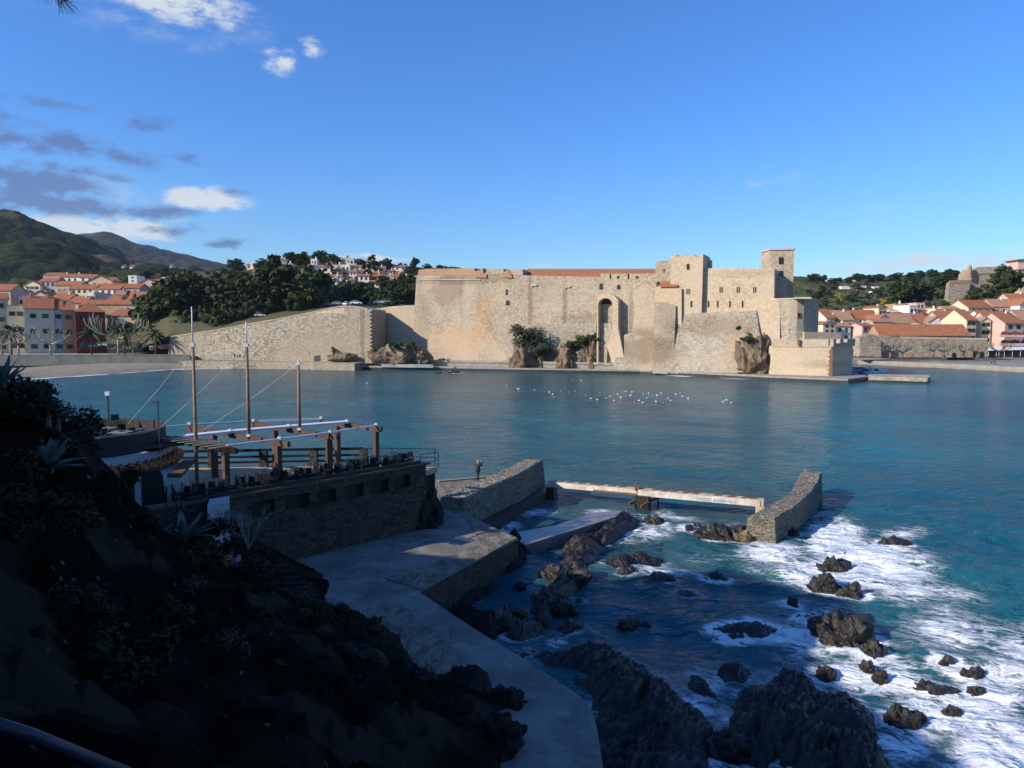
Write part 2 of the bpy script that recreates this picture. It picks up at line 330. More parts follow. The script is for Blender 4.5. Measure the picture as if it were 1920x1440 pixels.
# ---- left beach
bp=[G(u,v) for u,v in ((-400,745),(-100,723),(0,714),(180,703),(330,692),(480,690),(600,690))]
vs=[];fs=[]
prof=[(-5,-.5),(0,.03),(3,.35),(12,.9),(26,1.35),(80,1.5)]
n=len(bp)
for i in range(60):
    t=i/59*(n-1); k=min(int(t),n-2); p=bp[k].lerp(bp[k+1],t-k)
    for d,zz in prof: vs.append((p.x-.12*d,min(p.y+d,262),zz+(.12*noise.noise((p.x*.2,d*.3,0)) if d>2 else 0)))
q=len(prof); fs=[(i*q+j,(i+1)*q+j,(i+1)*q+j+1,i*q+j+1) for i in range(59) for j in range(q-1)]
tag(MB().add(vs,fs).build('beach',m_sand,smooth=True),kind='structure')
# ---- promenade, sea wall
pr=MB().prism([(-420,257),(-183,257),(-178,251),(-112,255),(-108,300),(-420,300)],1.,3.75); tag(pr.build('promenade',m_pave),kind='structure')
def wallthing(name,label,cat,pts,z0,z1,th,mat,cap=None,capmat=None,group=None):
    t=thing(name,label,cat,(pts[0][0],pts[0][1],z0),group=group); mb=MB()
    for a,b in zip(pts,pts[1:]): mb.bar((a[0],a[1],(z0+z1)/2),(b[0],b[1],(z0+z1)/2),th,z1-z0)
    mb.build('wall',mat,t)
    if cap:
        c=MB()
        for a,b in zip(pts,pts[1:]): c.bar((a[0],a[1],z1+cap/2),(b[0],b[1],z1+cap/2),th+.25,cap)
        c.build('coping',capmat or m_pave,t)
    return t
wallthing('sea_wall','grey sea wall behind the beach left of the gap for the steps','wall',[(-420,256),(-184,256)],.6,4.3,.7,m_plas,.2)
wallthing('sea_wall','grey sea wall behind the beach between the steps and the rampart','wall',[(-177,250),(-112,254.5)],.6,4.2,.7,m_plas,.2)
t=thing('beach_steps','pale concrete steps down to the beach in the gap of the sea wall','steps',(-180,250,.9)); mb=MB()
for i in range(9): mb.box((-181+.55*0,251+i*.55,.9+i*.17),(6,.6,.34+i*.3))
mb.build('stairs',m_pave,t)
tag(MB().prism([(-113,258),(-112,247),(-85,243),(-50,232),(-46,250),(-60,262)],-.5,2.3).build('rampart_walk',m_grey),kind='structure')
# low walls along the foot of the rampart
fl=[G(355,672,1.8),G(500,677,1.8),G(650,681,1.8),G(715,683,1.8)]
wallthing('parapet','low stone parapet along the walk below the sloping rampart','wall',[(p.x,p.y+10) for p in fl],1.4,3.6,.6,m_grey)
tq=thing('quay','long stone quay running below the fortress walls to the corner bastion','quay',(20,215,0))
qa=[G(u,v,1.1) for u,v in ((640,686),(715,687),(830,688),(1000,691),(1200,694),(1320,699),(1440,705),(1590,711),(1628,706),(1600,697))]
MB().ext([(p.x,p.y,1.15) for p in qa]+[(100,232,1.15),(40,245,1.15),(-40,268,1.15),(-58,250,1.15)],(0,0,-2)).build('lower_walk',m_pave,tq)
MB().ext([(p.x,p.y-.25,.72) for p in qa[:-1]]+[(95,212,.72),(0,240,.72),(-50,250,.72)],(0,0,-2)).build('wet_foot',m_rock,tq)
qb=[P(u,v,Y) for u,v,Y in ((640,672,250),(715,675,245),(800,677,240),(1000,680,229),(1200,684,216),(1380,690,203),(1440,694,200))]
MB().ext([(p.x,p.y,2.45) for p in qb]+[(85,215,2.45),(40,235,2.45),(-40,262,2.45)],(0,0,-2)).build('upper_walk',m_pave,tq)
mb=MB()
for a,b in zip(qb,qb[1:]): mb.bar((a.x,a.y,2.75),(b.x,b.y,2.75),.5,.7)
mb.build('parapet',m_grey,tq)
MB().ext([(p.x,p.y,1.9) for p in [P(715,680,236),P(812,681,232)]]+[(P(812,681,232).x,233.5,1.9),(P(715,680,236).x,238,1.9)],(0,0,-1)).build('step',m_conc,tq)
# ---- hills
from mathutils.bvhtree import BVHTree
HB=[]
def hitY(u,v,dflt):
    best=None
    for t_ in HB:
        h_=t_.ray_cast(Vector((0,0,H)),ray(u,v).normalized())
        if h_[0] is not None and (best is None or h_[0].y<best): best=h_[0].y
    return best-1.5 if best else dflt
def hill(name,sky_,Yr,foot,Yf,mat,amp=3,sc=.02,nu=160,nt=40,kind='structure',pw=.8,noise_sc2=.1):
    su=[a[0] for a in sky_]; sv=[a[1] for a in sky_]; fu=[a[0] for a in foot]; fv=[a[1] for a in foot]
    us=np.linspace(su[0],su[-1],nu); vs=np.zeros((nt+8,nu,3))
    for j,u in enumerate(us):
        a=P(u,np.interp(u,fu,fv),Yf); b=P(u,np.interp(u,su,sv),Yr)
        for i in range(nt+8):
            t=i/(nt-1)
            if t<=1: vs[i,j]=(a.x+(b.x-a.x)*t,a.y+(b.y-a.y)*t,a.z+(b.z-a.z)*(t**pw))
            else: vs[i,j]=(b.x+(b.x-a.x)*(t-1),b.y+(b.y-a.y)*(t-1),b.z-(b.z-a.z)*(t-1)*3)
    env=np.clip(1-np.abs(np.arange(nt+8)/(nt-1)-.5)*1.2,.25,1)[:,None]
    vs[:,:,2]+=amp*env*(fbm(vs[:,:,0],vs[:,:,1],sc,1,5)+.35*fbm(vs[:,:,0],vs[:,:,1],noise_sc2,4,4))
    o=link(name,mesh_np(name,vs.reshape(-1,3),gridf(nt+8,nu),mat,True)); o['kind']=kind
    if name!='town_slope': HB.append(BVHTree.FromPolygons([tuple(q) for q in vs.reshape(-1,3)],[tuple(int(k) for k in f) for f in gridf(nt+8,nu)]))
    return o
def hillm(name,c1,c2,c3,c4,s1,s2,st=(1,1,1)):
    s=NT(name); a=s.noise(s1,8,.66); b=s.noise(s2,6,.7); d=s.vor(s2*1.2,None,'F1','Distance')
    c=s.mix(c1,c2,s.ramp(a,.42,.58)); c=s.mix(c,c3,s.ramp(s.noise(s1*.6,5,.5,s.map((1,1,1),(0,0,2))),.55,.64)); c=s.mix(c,c4,s.ramp(b,.45,.7,0,.8))
    return s.fin(c,.95,s.bump(s.math('SUBTRACT',b,d),1,1/s2*.25),.05)
mh1=hillm('scrub_hill',(.020,.030,.014),(.035,.040,.018),(.13,.10,.05),(.010,.017,.009),.006,.06)
mh2=hillm('far_scrub',(.030,.040,.032),(.045,.05,.038),(.09,.08,.06),(.015,.022,.018),.003,.02)
mh3=hillm('grass_hill',(.095,.105,.045),(.06,.07,.032),(.16,.135,.075),(.035,.05,.02),.016,.12)
mh4=hillm('wooded_hill',(.035,.05,.02),(.055,.065,.028),(.12,.10,.05),(.02,.03,.014),.02,.12)
hill('mountain',[(60,470),(150,443),(195,438),(215,444),(245,455),(300,468),(340,478),(390,490),(430,498),(470,512),(560,530)],3000,[(60,540),(560,545)],1700,mh2,60,.0025,noise_sc2=.01)
hill('mountain',[(-900,330),(-500,330),(-200,380),(-60,398),(0,403),(40,408),(90,428),(150,450),(200,470),(240,488),(280,500),(330,512),(400,522),(470,532),(620,545)],1300,[(-900,580),(620,575)],480,mh1,40,.006,noise_sc2=.03)
hill('foothill',[(-300,500),(0,505),(60,515),(150,512),(230,505),(300,503),(360,508),(420,505),(470,510),(560,520)],900,[(-300,600),(0,600),(300,600),(560,600)],330,mh4,10,.02)
hill('villa_hill',[(380,530),(430,512),(460,500),(500,490),(540,484),(600,481),(650,486),(700,490),(760,497),(800,499),(850,500),(900,510),(1000,530)],560,[(380,590),(620,585),(780,578),(1000,590)],330,mh4,5,.03)
hill('park_slope',[(200,592),(262,575),(330,560),(420,557),(520,560),(640,568),(700,571),(780,571),(860,575)],330,[(200,655),(262,655),(318,630),(400,619),(470,607),(560,591),(645,575),(700,580),(860,585)],268,plain('park_grass',(.075,.085,.03),(.10,.075,.04),.15),.6,.06,nt=20)
hill('grassy_hill',[(1380,512),(1450,515),(1488,519),(1530,523),(1552,530),(1575,528),(1620,523),(1660,519),(1700,517),(1760,512),(1800,511),(1850,512),(1950,505),(2100,500)],850,[(1380,600),(1600,600),(1950,600),(2100,600)],460,mh3,8,.02)
hill('fort_hill',[(1700,575),(1760,560),(1790,556),(1850,550),(1920,545),(2000,540),(2100,540)],440,[(1700,615),(2100,610)],370,mh3,3,.05,nt=16)
hill('town_slope',[(1540,608),(1640,605),(1760,598),(1920,575),(2100,560)],400,[(1540,668),(2100,664)],305,m_ground,.5,.05,nt=12)
hill('town_slope',[(-200,560),(0,560),(100,540),(300,550),(340,560)],400,[(-200,668),(340,660)],300,m_ground,.5,.05,nt=12)
# ---- right shore
rp=[(96,276),(130,274.5),(144.6,251),(152,234.5),(156,223),(190,190),(300,150),(700,150),(700,330),(96,330)]
tag(MB().prism(rp,-1,1.55).build('town_square',m_pave),kind='structure')
tag(MB().prism([(x-.5,y-.8) for x,y in rp[:7]]+[(300,152),(190,194),(156,228),(150,245),(140,262),(129,277),(96,278)],-1,.55).build('foreshore',m_sand),kind='structure')
# ================================================================ FORTRESS
def FY(u,off=0):      # distance of the long facade (a vertical plane) where the sight line u meets it
    k=(u-960)/FP; return (252-.467*33-off)/(1+.467*k)
FN=Vector((-.42,-.907,0)).normalized()
def FPt(u,v,off=0): return P(u,v,FY(u,off))
castle=thing('fortress','huge tan stone fortress rising straight from the quay across the bay','castle',(20,230,1))
def front(name,px,off,depth,mat,parent=castle,d=None):
    pts=[FPt(u,v,off) for u,v in px]; d=d or (-FN*depth)
    o=MB().ext(pts,d).build(name,mat,parent if parent is castle else castle); return o
def sub(o,name,mb,mat):
    x=mb.build(name,mat,castle); x.parent=o; return x
def window(par,u,v,w,h,off,arch=False,mat=None,twin=False,frame=True):
    """frame proud of the wall with a dark opening; px sizes"""
    def poly(u,v,w,h,o):
        pts=[(u-w/2,v+h/2),(u+w/2,v+h/2)]
        if arch: pts+=[(u+w/2*math.cos(a),v-h/2+w/2-w/2*math.sin(a)) for a in [i*math.pi/8 for i in range(9)]]
        else: pts+=[(u+w/2,v-h/2),(u-w/2,v-h/2)]
        return [FPt(a,b,o) for a,b in pts]
    f=MB().ext(poly(u,v,w+1.3,h+1.1,off+.08),-FN*.3); fo=sub(par,'window',f,m_casp if frame else m_dark)
    dk=MB()
    if twin:
        for s in(-1,1): dk.ext([FPt(a,b,off+.12) for a,b in((u+s*w*.28-w*.18,v+h/2),(u+s*w*.28+w*.18,v+h/2),(u+s*w*.28+w*.18,v-h*.38),(u+s*w*.28,v-h/2),(u+s*w*.28-w*.18,v-h*.38))],-FN*.2)
    else: dk.ext(poly(u,v,w,h,off+.12),-FN*.2)
    x=dk.build('opening',m_dark,castle); x.parent=par   # kept with its wall
    return fo
# long curtain wall
cur=front('curtain_wall',[(771,675),(774,640),(777,580),(781,516),(900,516),(906,517),(912,509),(944,509),(947,517),(962,518),(962,511),(980,511),(981,516),(1050,518),(1122,519),(1130,523),(1200,524),(1262,530),(1262,690)],0,9,m_cas)
rub=front('rubble_facing',[(946,676),(947,608),(1118,606),(1118,684)],.25,.6,m_casd)
front('parapet',[(783,516),(785,506),(800,504),(890,503),(890,508),(904,514),(904,516)],.1,5,m_brick)
front('cornice',[(783,524.5),(783,523),(900,524),(900,525.5)],.3,.6,m_casp)
front('embrasure',[(890,520),(891,509),(906,503),(906,512),(912,514),(912,521)],.5,2.5,m_brick)
front('embrasure',[(942,520),(944,512),(950,505),(953,505),(958,514),(961,521)],.5,2.5,m_brick)
front('merlon',[(911,515),(912,504),(944,504),(945,515)],.2,4,m_cas)
front('merlon',[(953,515),(953,505),(980,505),(980,516)],.2,4,m_cas)
# long tiled roof behind the curtain
a=[FPt(u,v,o) for u,v,o in ((987,517,-2),(1131,518,-2),(1229,514,-2),(1231,504,-7),(989,504,-7))]
MB().ext(a,(0,0,-.4)).build('roof',m_tile,castle)
g=front('gallery',[(1126,525),(1126,513),(1232,513),(1232,532)],-1.2,5,m_cas)
for u in (1159,1194): window(g,u,520,5,5,-1.2)
sub(g,'post',MB().box(FPt(1144,519,-1.1),(.3,.3,1.8)).box(FPt(1178,519,-1.1),(.3,.3,1.8)),m_dark)
window(cur,950,548,4.5,11,0); window(cur,952,568,8,10,0,True)
window(cur,1127,537,7,12,0,True); window(cur,1160,538,7,9,0,True)
for u,v in ((1001,534),(1064,537)): sub(cur,'drain_spout',MB().ext([FPt(a,b,.5) for a,b in((u-5,v-1),(u+5,v-1),(u+5,v+2),(u-3,v+2),(u-3,v+4),(u-5,v+4))],-FN*.6),m_casp)
# great arched niche
arch=[(1119,682),(1119,560),(1124,554),(1132,552),(1142,552),(1152,555),(1159,562),(1159,615),(1164,640),(1172,682),(1148,682),(1138,650),(1148,614),(1148,570)]+[(1135+13*math.cos(t),570-11*math.sin(t)) for t in [i*math.pi/8 for i in range(1,8)]]+[(1121.5,570),(1121.5,682)]
front('arched_buttress',arch,3,3.2,m_casp)
front('niche_back',[(1119,682),(1119,606),(1146,606),(1148,614),(1140,640),(1137,682)],1.2,1.3,m_casd)
front('niche_shade',[(1121,570),(1147,570),(1146,563),(1141,559),(1129,559),(1123,564)],.15,.3,m_dark)  # dark slab standing in for the shade under the niche arch
# sloping talus at the foot
def talus(name,px_top,px_bot,o1,o2,mat):
    tp=[FPt(u,v,o1) for u,v in px_top]; bt=[FPt(u,v,o2) for u,v in px_bot]; bk=[p-FN*(o1+2) for p in tp]; bb=[Vector((p.x,p.y,bt[i].z))-FN*(o1+2) for i,p in enumerate(tp)]
    n=len(tp); vs=tp+bt+bk+bb; fs=[]
    for i in range(n-1): fs+=[(i,n+i,n+i+1,i+1),(2*n+i,i,i+1,2*n+i+1),(n+i,3*n+i,3*n+i+1,n+i+1),(3*n+i,2*n+i,2*n+i+1,3*n+i+1)]
    fs+=[(0,2*n,3*n,n),(n-1,2*n-1,4*n-1,3*n-1)]
    return MB().add(vs,fs).build(name,mat,castle)
talus('talus',[(1160,630),(1185,624),(1215,634),(1240,646),(1268,655)],[(1150,694),(1180,695),(1215,696),(1240,697),(1268,698)],1.4,4,m_casd)
talus('talus',[(1252,592),(1300,587),(1380,584),(1418,582)],[(1258,700),(1300,701),(1380,704),(1436,706)],4.2,8,m_casd)
# bartizan with tiled roof
b=front('corner_turret',[(1228,570),(1228,540),(1236,535),(1270,535),(1278,541),(1278,612),(1268,606),(1226,606)],5,8,m_casp)
tp=[FPt(u,v,o) for u,v,o in ((1236.5,535.6,5.6),(1270,535.6,5.6),(1278.5,536,2),(1274,528,1),(1240,527,1))]
sub(b,'roof',MB().ext(tp,(0,0,-.35)),m_tile)
window(b,1252,538.5,2.5,3,5); window(b,1234,533,5,8,2.5,frame=False)
talus('lower_bastion',[(1227,566),(1250,567),(1267,573)],[(1224,700),(1250,701),(1262,702)],5.6,7,m_casd)
# keep
k1=front('stair_tower',[(1229,560),(1229,490),(1257,488),(1259,560)],1,9,m_cas)
window(k1,1244.5,507.5,5,8,1,twin=True)
kp=[(1257,600),(1257,478),(1269,478),(1270,481),(1274,481),(1275,478),(1287,478),(1288,480),(1291,480),(1292,478),(1303,478),(1304,481),(1310,481),(1311,477.5),(1318.5,476),(1317,530),(1315,590),(1300,600)]
k=front('keep',kp,4.2,11,m_casp)
window(k,1290,500,5.5,11,4.2); window(k,1290,546,6.5,10,4.2,twin=True); window(k,1296,570,3.2,11,4.2)
front('back_turret',[(1318,520),(1318,484),(1330,486),(1330,520)],-4,5,m_casd)
# hall
ha=front('great_hall',[(1314,600),(1319,503),(1380,503),(1452,503.5),(1451,590)],2.6,12,m_casp)
for u in (1352,1384,1415): window(ha,u,543,6.5,11,2.6,twin=True)
for u in (1328,1345.5,1368.5,1392): window(ha,u,570,2.8,12,2.6)
front('hall_wall_stub',[(1452,560),(1453,511),(1474,523),(1474,562)],-4,2,m_casd)
# tall tower (turned so two faces show)
Yt=214; A=P(1428,472,Yt+4.5); B=P(1445,469,Yt-1); C=P(1489,469.5,Yt-2.6); zt=B.z
D=Vector((A.x+C.x-B.x,A.y+C.y-B.y,0))
tw=MB().prism([(q.x,q.y) for q in (A,B,C,D)],20,zt); tw=tw.build('square_tower',m_cas,castle)
t2=MB(); 
for i,(a,b) in enumerate(((A,B),(B,C),(C,D),(D,A))): t2.bar((a.x,a.y,zt+.15),(b.x,b.y,zt+.15),.7,.4)
sub(tw,'coping',t2,m_casp)
for v,h in ((489,12),(513,10)):
    for uu in (1462.5,1467):
        p=P(uu,v,Yt-1.2); d=Vector((C.x-B.x,C.y-B.y,0)).normalized(); n=Vector((d.y,-d.x,0)); t_=(uu-1445)/44; p=Vector((B.x+(C.x-B.x)*t_,B.y+(C.y-B.y)*t_,p.z))+n*.08
        x=MB().bar(p-d*.24,p+d*.24,.3,h/FP*Yt).build('window',m_dark,castle); x.parent=tw
# drum tower with canted left faces
def drum(name,px,z0,mat,v_t,Ys,back):
    pts=[P(u,v_t,y) for u,y in zip(px,Ys)]; zt=pts[1].z
    return MB().prism([(p.x,p.y) for p in pts]+back,z0,zt).build(name,mat,castle)
us=[1413,1440,1463.5,1480,1495,1508,1519,1528,1533]; ys=[206,201.5,198.6,196.8,195.8,196,198,201.5,207]
dr=drum('drum_tower',us,1,m_casd,560,ys,[(96,230),(77,230)])
x=MB().prism([(q.x,q.y) for q in [P(u,600,y-.25) for u,y in zip(us,ys)]]+[(95.5,228),(77.5,228)],P(1480,561.5,198).z,P(1480,559,198).z).build('coping',m_casp,castle); x.parent=dr
front('drum_roof',[(1488,560),(1490,557),(1521,557),(1522,560)],9,4,m_casp)
pz=P(1497,591,195.9); x=MB().box((pz.x,pz.y,pz.z),(.8,.5,1.5)).build('window',m_brick,castle); x.parent=dr
x=MB().box((pz.x,pz.y-.1,pz.z),(.5,.5,1.2)).build('opening',m_dark,castle); x.parent=dr
mb=MB(); q0=P(1413,562,205); q1=P(1463.5,562,195.5); b0=P(1447,700,198.5);
talus('drum_foot',[(1411,563),(1440,563),(1462,562)],[(1434,706),(1446,706),(1463,706)],3.5,6.2,m_casp)
# low corner bastion
A=P(1447,700,193.5); B=P(1557,700,186.5); C=P(1597.5,700,195); 
zz=P(1557,650,186.5).z; z2=P(1557,636,186.5).z
bs=MB().prism([(A.x,A.y),(B.x,B.y),(C.x,C.y),(C.x-3,C.y+14),(A.x,A.y+14)],.9,zz).build('corner_bastion',m_casp,castle)
par=MB(); par.bar((A.x,A.y+.6,(zz+z2)/2),(B.x-.4,B.y+.6,(zz+z2)/2),1.1,z2-zz).build('parapet',m_cas,castle).parent=bs
par=MB(); dv=(C-B); 
for t0,t1,h in ((0,.12,1),(.12,.3,.45),(.3,.45,1),(.45,.62,.55),(.62,1,1)): par.bar((B.x+dv.x*t0,B.y+dv.y*t0,zz+(z2-zz)*h/2),(B.x+dv.x*t1,B.y+dv.y*t1,zz+(z2-zz)*h/2),1.1,(z2-zz)*h)
par.build('crenel_wall',m_casd,castle).parent=bs
MB().bar((A.x-.1,A.y-.06,zz),(B.x+.1,B.y-.06,zz),.25,.25).build('cornice',m_casp,castle).parent=bs
q=MB(); 
for i in range(13): q.box((B.x-.05*(i%2),B.y+.1,1.2+i*.55),(.7+.3*(i%2),.5,.5),.05)
q.build('quoins',m_brick,castle).parent=bs
MB().ext([P(1508,640,195),P(1508,622,195),P(1578,623.5,198),P(1578,640,198)],(0,7,0)).build('gun_platform',m_casp,castle)
x=MB().box(P(1496,641,189.6),(.5,.6,1.6)).build('sentry_slot',m_brick,castle); x.parent=bs
# left rampart (lower, sloping top), its bastion return and recessed curtain
ram=thing('rampart','long sloping rubble rampart climbing from the beach up to the fortress','rampart',(-80,255,2))
def RY(u): return 262+(u-318)/(692-318)*(-20)
rp_=[(314,690),(318,632),(360,626),(400,620),(440,613),(470,607),(520,599),(560,591),(600,583),(622,578),(645,574),(670,576),(690,580),(692,690)]
MB().ext([P(u,v,RY(u)) for u,v in rp_],(3,16,0)).build('sloping_wall',m_grey,ram)
MB().ext([P(u,v,RY(u)-.12) for u,v in ((590,670),(591,586),(646,576),(642,662),(628,668))],(0,.4,0)).build('rendered_patch',m_casp,ram)
cop=MB()
tt=[P(u,v,RY(u)) for u,v in rp_[1:-1]]
for a,b in zip(tt,tt[1:]): cop.bar(a+Vector((0,.3,.1)),b+Vector((0,.3,.1)),.9,.3)
cop.build('coping',m_casp,ram)
q=MB()
for i in range(26): q.box(Vector((P(688,600,RY(690)).x+.45+.3*(i%2),RY(690)-.06,3.8+i*.62)),(1.2+.5*(i%2),.3,.56))
q.build('quoins',m_casp,ram)
a=P(698,580,262); b=P(782,571,255)
MB().ext([P(694,690,262),P(694,580,262),P(740,574,258.5),P(782,572,255),P(782,690,255)],(1,9,0)).build('recessed_curtain',m_cas,ram)
a=P(690,580,RY(690)); b=P(698,580,262.3)
MB().ext([Vector((a.x-.2,a.y+.3,2)),Vector((a.x-.2,a.y+.3,a.z)),Vector((b.x,b.y,a.z+.3)),Vector((b.x,b.y,2))],(-2.5,0,0)).build('bastion_flank',m_grey,ram)
o=MB().ext([P(u,v,245) for u,v in((566,667),(566,658),(580,658),(580,667))],(0,.6,0)).build('panel',m_casp); tag(o,'white rectangular panel standing at the foot of the sloping rampart','panel')
wallthing('block_wall','short stone block wall at the foot of the bastion corner','wall',[(P(685,664,240).x,240),(P(706,664,240).x,240)],2,5.0,1.,m_casp)
tg=thing('gatehouse','small pale rendered hut against the rampart foot beside the rocks','hut',P(613,664,243)); MB().ext([P(u,v,243) for u,v in((606,666),(607,652),(620,650),(624,666))],(0,4,0)).build('wall',m_casp,tg)
# mooring jetty
o=thing('jetty','low stone jetty sticking out right of the corner bastion','jetty',(105,192,0)); a=[G(u,v,1.3) for u,v in((1627,701),(1740,703),(1745,706),(1739,709),(1628,706))]
MB().prism([(p.x,p.y) for p in a],-1,1.3).build('pier',m_casd,o); MB().prism([(p.x,p.y-.15) for p in a[1:4]]+[(a[4].x,a[4].y-.15),(a[0].x,a[0].y)],-1,.45).build('wet_foot',m_rock,o)
RK=[]
def stain(mat,u,v,ru,rv,col,amt,seed=0):
    """a weathered patch with its own ragged outline, fixed to the wall"""
    t=mat.node_tree; bs=t.nodes['Principled BSDF']; old=bs.inputs['Base Color'].links[0].from_socket
    tc_=next(n for n in t.nodes if n.type=='TEX_COORD'); p=FPt(u,v)-castle.location; k=FY(u)/FP
    def N_(ty,**kw):
        n=t.nodes.new(ty)
        for a_,b_ in kw.items(): setattr(n,a_,b_)
        return n
    nz_=N_('ShaderNodeTexNoise'); nz_.inputs['Scale'].default_value=.45; nz_.inputs['Detail'].default_value=7; nz_.inputs['Roughness'].default_value=.72; t.links.new(tc_.outputs['Object'],nz_.inputs['Vector'])
    sb=N_('ShaderNodeVectorMath',operation='SUBTRACT'); t.links.new(tc_.outputs['Object'],sb.inputs[0]); sb.inputs[1].default_value=p
    ml=N_('ShaderNodeVectorMath',operation='MULTIPLY'); t.links.new(sb.outputs[0],ml.inputs[0]); ml.inputs[1].default_value=(1/(ru*k),0,1/(rv*k))
    ln=N_('ShaderNodeVectorMath',operation='LENGTH'); t.links.new(ml.outputs[0],ln.inputs[0])
    ad=N_('ShaderNodeMath',operation='MULTIPLY_ADD'); t.links.new(nz_.outputs[0],ad.inputs[0]); ad.inputs[1].default_value=1.5; t.links.new(ln.outputs['Value'],ad.inputs[2])
    mr=N_('ShaderNodeMapRange',interpolation_type='SMOOTHSTEP'); t.links.new(ad.outputs[0],mr.inputs[0])
    for i_,x_ in enumerate((1.25,1.95,amt,0)): mr.inputs[i_+1].default_value=x_
    mx=N_('ShaderNodeMix',data_type='RGBA',blend_type='MULTIPLY'); t.links.new(mr.outputs[0],mx.inputs[0]); t.links.new(old,mx.inputs[6]); mx.inputs[7].default_value=(*col,1); t.links.new(mx.outputs[2],bs.inputs['Base Color'])
for a_ in ((838,545,34,36,(.60,.60,.60),.8),(870,525,110,10,(.62,.62,.60),.8),(905,590,22,45,(1.10,.86,.66),.6),(860,635,70,26,(1.1,.93,.78),.7),(794,600,18,60,(.78,.76,.72),.6),(994,570,5,60,(.55,.54,.52),.75),(1059,575,5,55,(.55,.54,.52),.75),(1183,585,5,50,(.6,.58,.55),.7),(1010,545,60,30,(.82,.82,.82),.6),(1090,600,60,16,(.72,.72,.72),.7),(1190,560,30,40,(1.12,1.12,1.12),.6),(1205,640,70,28,(.62,.58,.52),.85)): stain(m_cas,*a_)
for a_ in ((1030,640,80,36,(.74,.75,.76),.7),(1330,610,80,22,(.72,.68,.62),.75),(1300,660,60,36,(1.12,1.14,1.16),.6),(1380,650,40,40,(1.0,.88,.76),.7),(1205,655,70,30,(.62,.57,.50),.85),(1243,600,20,60,(.80,.72,.62),.6),(1480,590,60,30,(.85,.85,.86),.5)): stain(m_casd,*a_)
for a_ in ((1390,515,70,8,(.85,.80,.74),.6),(1500,655,40,22,(.86,.88,.90),.6),(1520,680,60,8,(.62,.60,.58),.6),(1250,560,30,20,(1.06,.96,.86),.5)): stain(m_casp,*a_)
# ================================================================ ROCKS
def rockmesh(name,sx,sy,sz,seed,mat,jag=.5,sub_=4,tilt=.6,flat=True,st=2.2):
    bm=bmesh.new(); bmesh.ops.create_icosphere(bm,subdivisions=sub_,radius=1)
    o=Vector((seed*3.7,seed*1.3,0)); M_=Matrix.Rotation(tilt+.35,3,'Y')@Matrix.Rotation(.7+.25*math.sin(seed*2.1),3,'Z')
    asp=Vector((1,sy/sx,sz/sx)); kk=1.0
    for v in bm.verts:
        p=v.co.copy(); w_=Vector((p.x*asp.x,p.y*asp.y,p.z*asp.z)); q=M_@w_; q2=Vector((q.x*5.,q.y*1.2,q.z*.9))
        n1=noise.noise(w_*1.5+o); n2=1-2.4*abs(noise.noise(q2*.9+o*2)); n3=1-2.4*abs(noise.noise(q2*2.3+o)); n4=noise.noise(w_*7+o); n5=noise.noise(w_*3.2+o*1.7)
        r=1+jag*(.85*n1+.26*n2+.15*n3+.16*n4+.42*n5)
        v.co=Vector((p.x*r*sx,p.y*r*sy,(p.z*r+jag*(.20*n2+.12*n3+.1*n4+.25*n5))*sz))
    for f in bm.faces: f.smooth=not flat
    me=bpy.data.meshes.new(name); bm.to_mesh(me); bm.free(); me.materials.append(mat); return me
def rock(label,u,v,w,h,seed,mat=None,name='rock',cat='rock',group=None,z=0.,dep=.8,jag=.55,rz=0,up=1.,tilt=.6,sub_=4,par=None):
    """w,h in photo px; v is the water line of its near side"""
    sub_=5 if w>60 and v>880 else sub_; g=G(u,v,z); s=g.y/FP; W=w*s; D=W*dep; hh=h*s*up*(.66 if h>=20 else 1.05) if v>860 else h*s*up
    me=rockmesh(name,W/2,D/2,hh,seed,mat or m_rock,jag,sub_,tilt); o=link(name,me,par,(g.x,g.y+D*.42,z-.12)) ; (RK.append(np.array([(g.x+W*.5*math.cos(k*.4),g.y+D*.42+D*.5*math.sin(k*.4)) for k in range(16)])) if z<.3 and v>860 else None); o.rotation_euler[2]=rz
    if par is None: tag(o,label,cat,group)
    return o
STR=R(52)
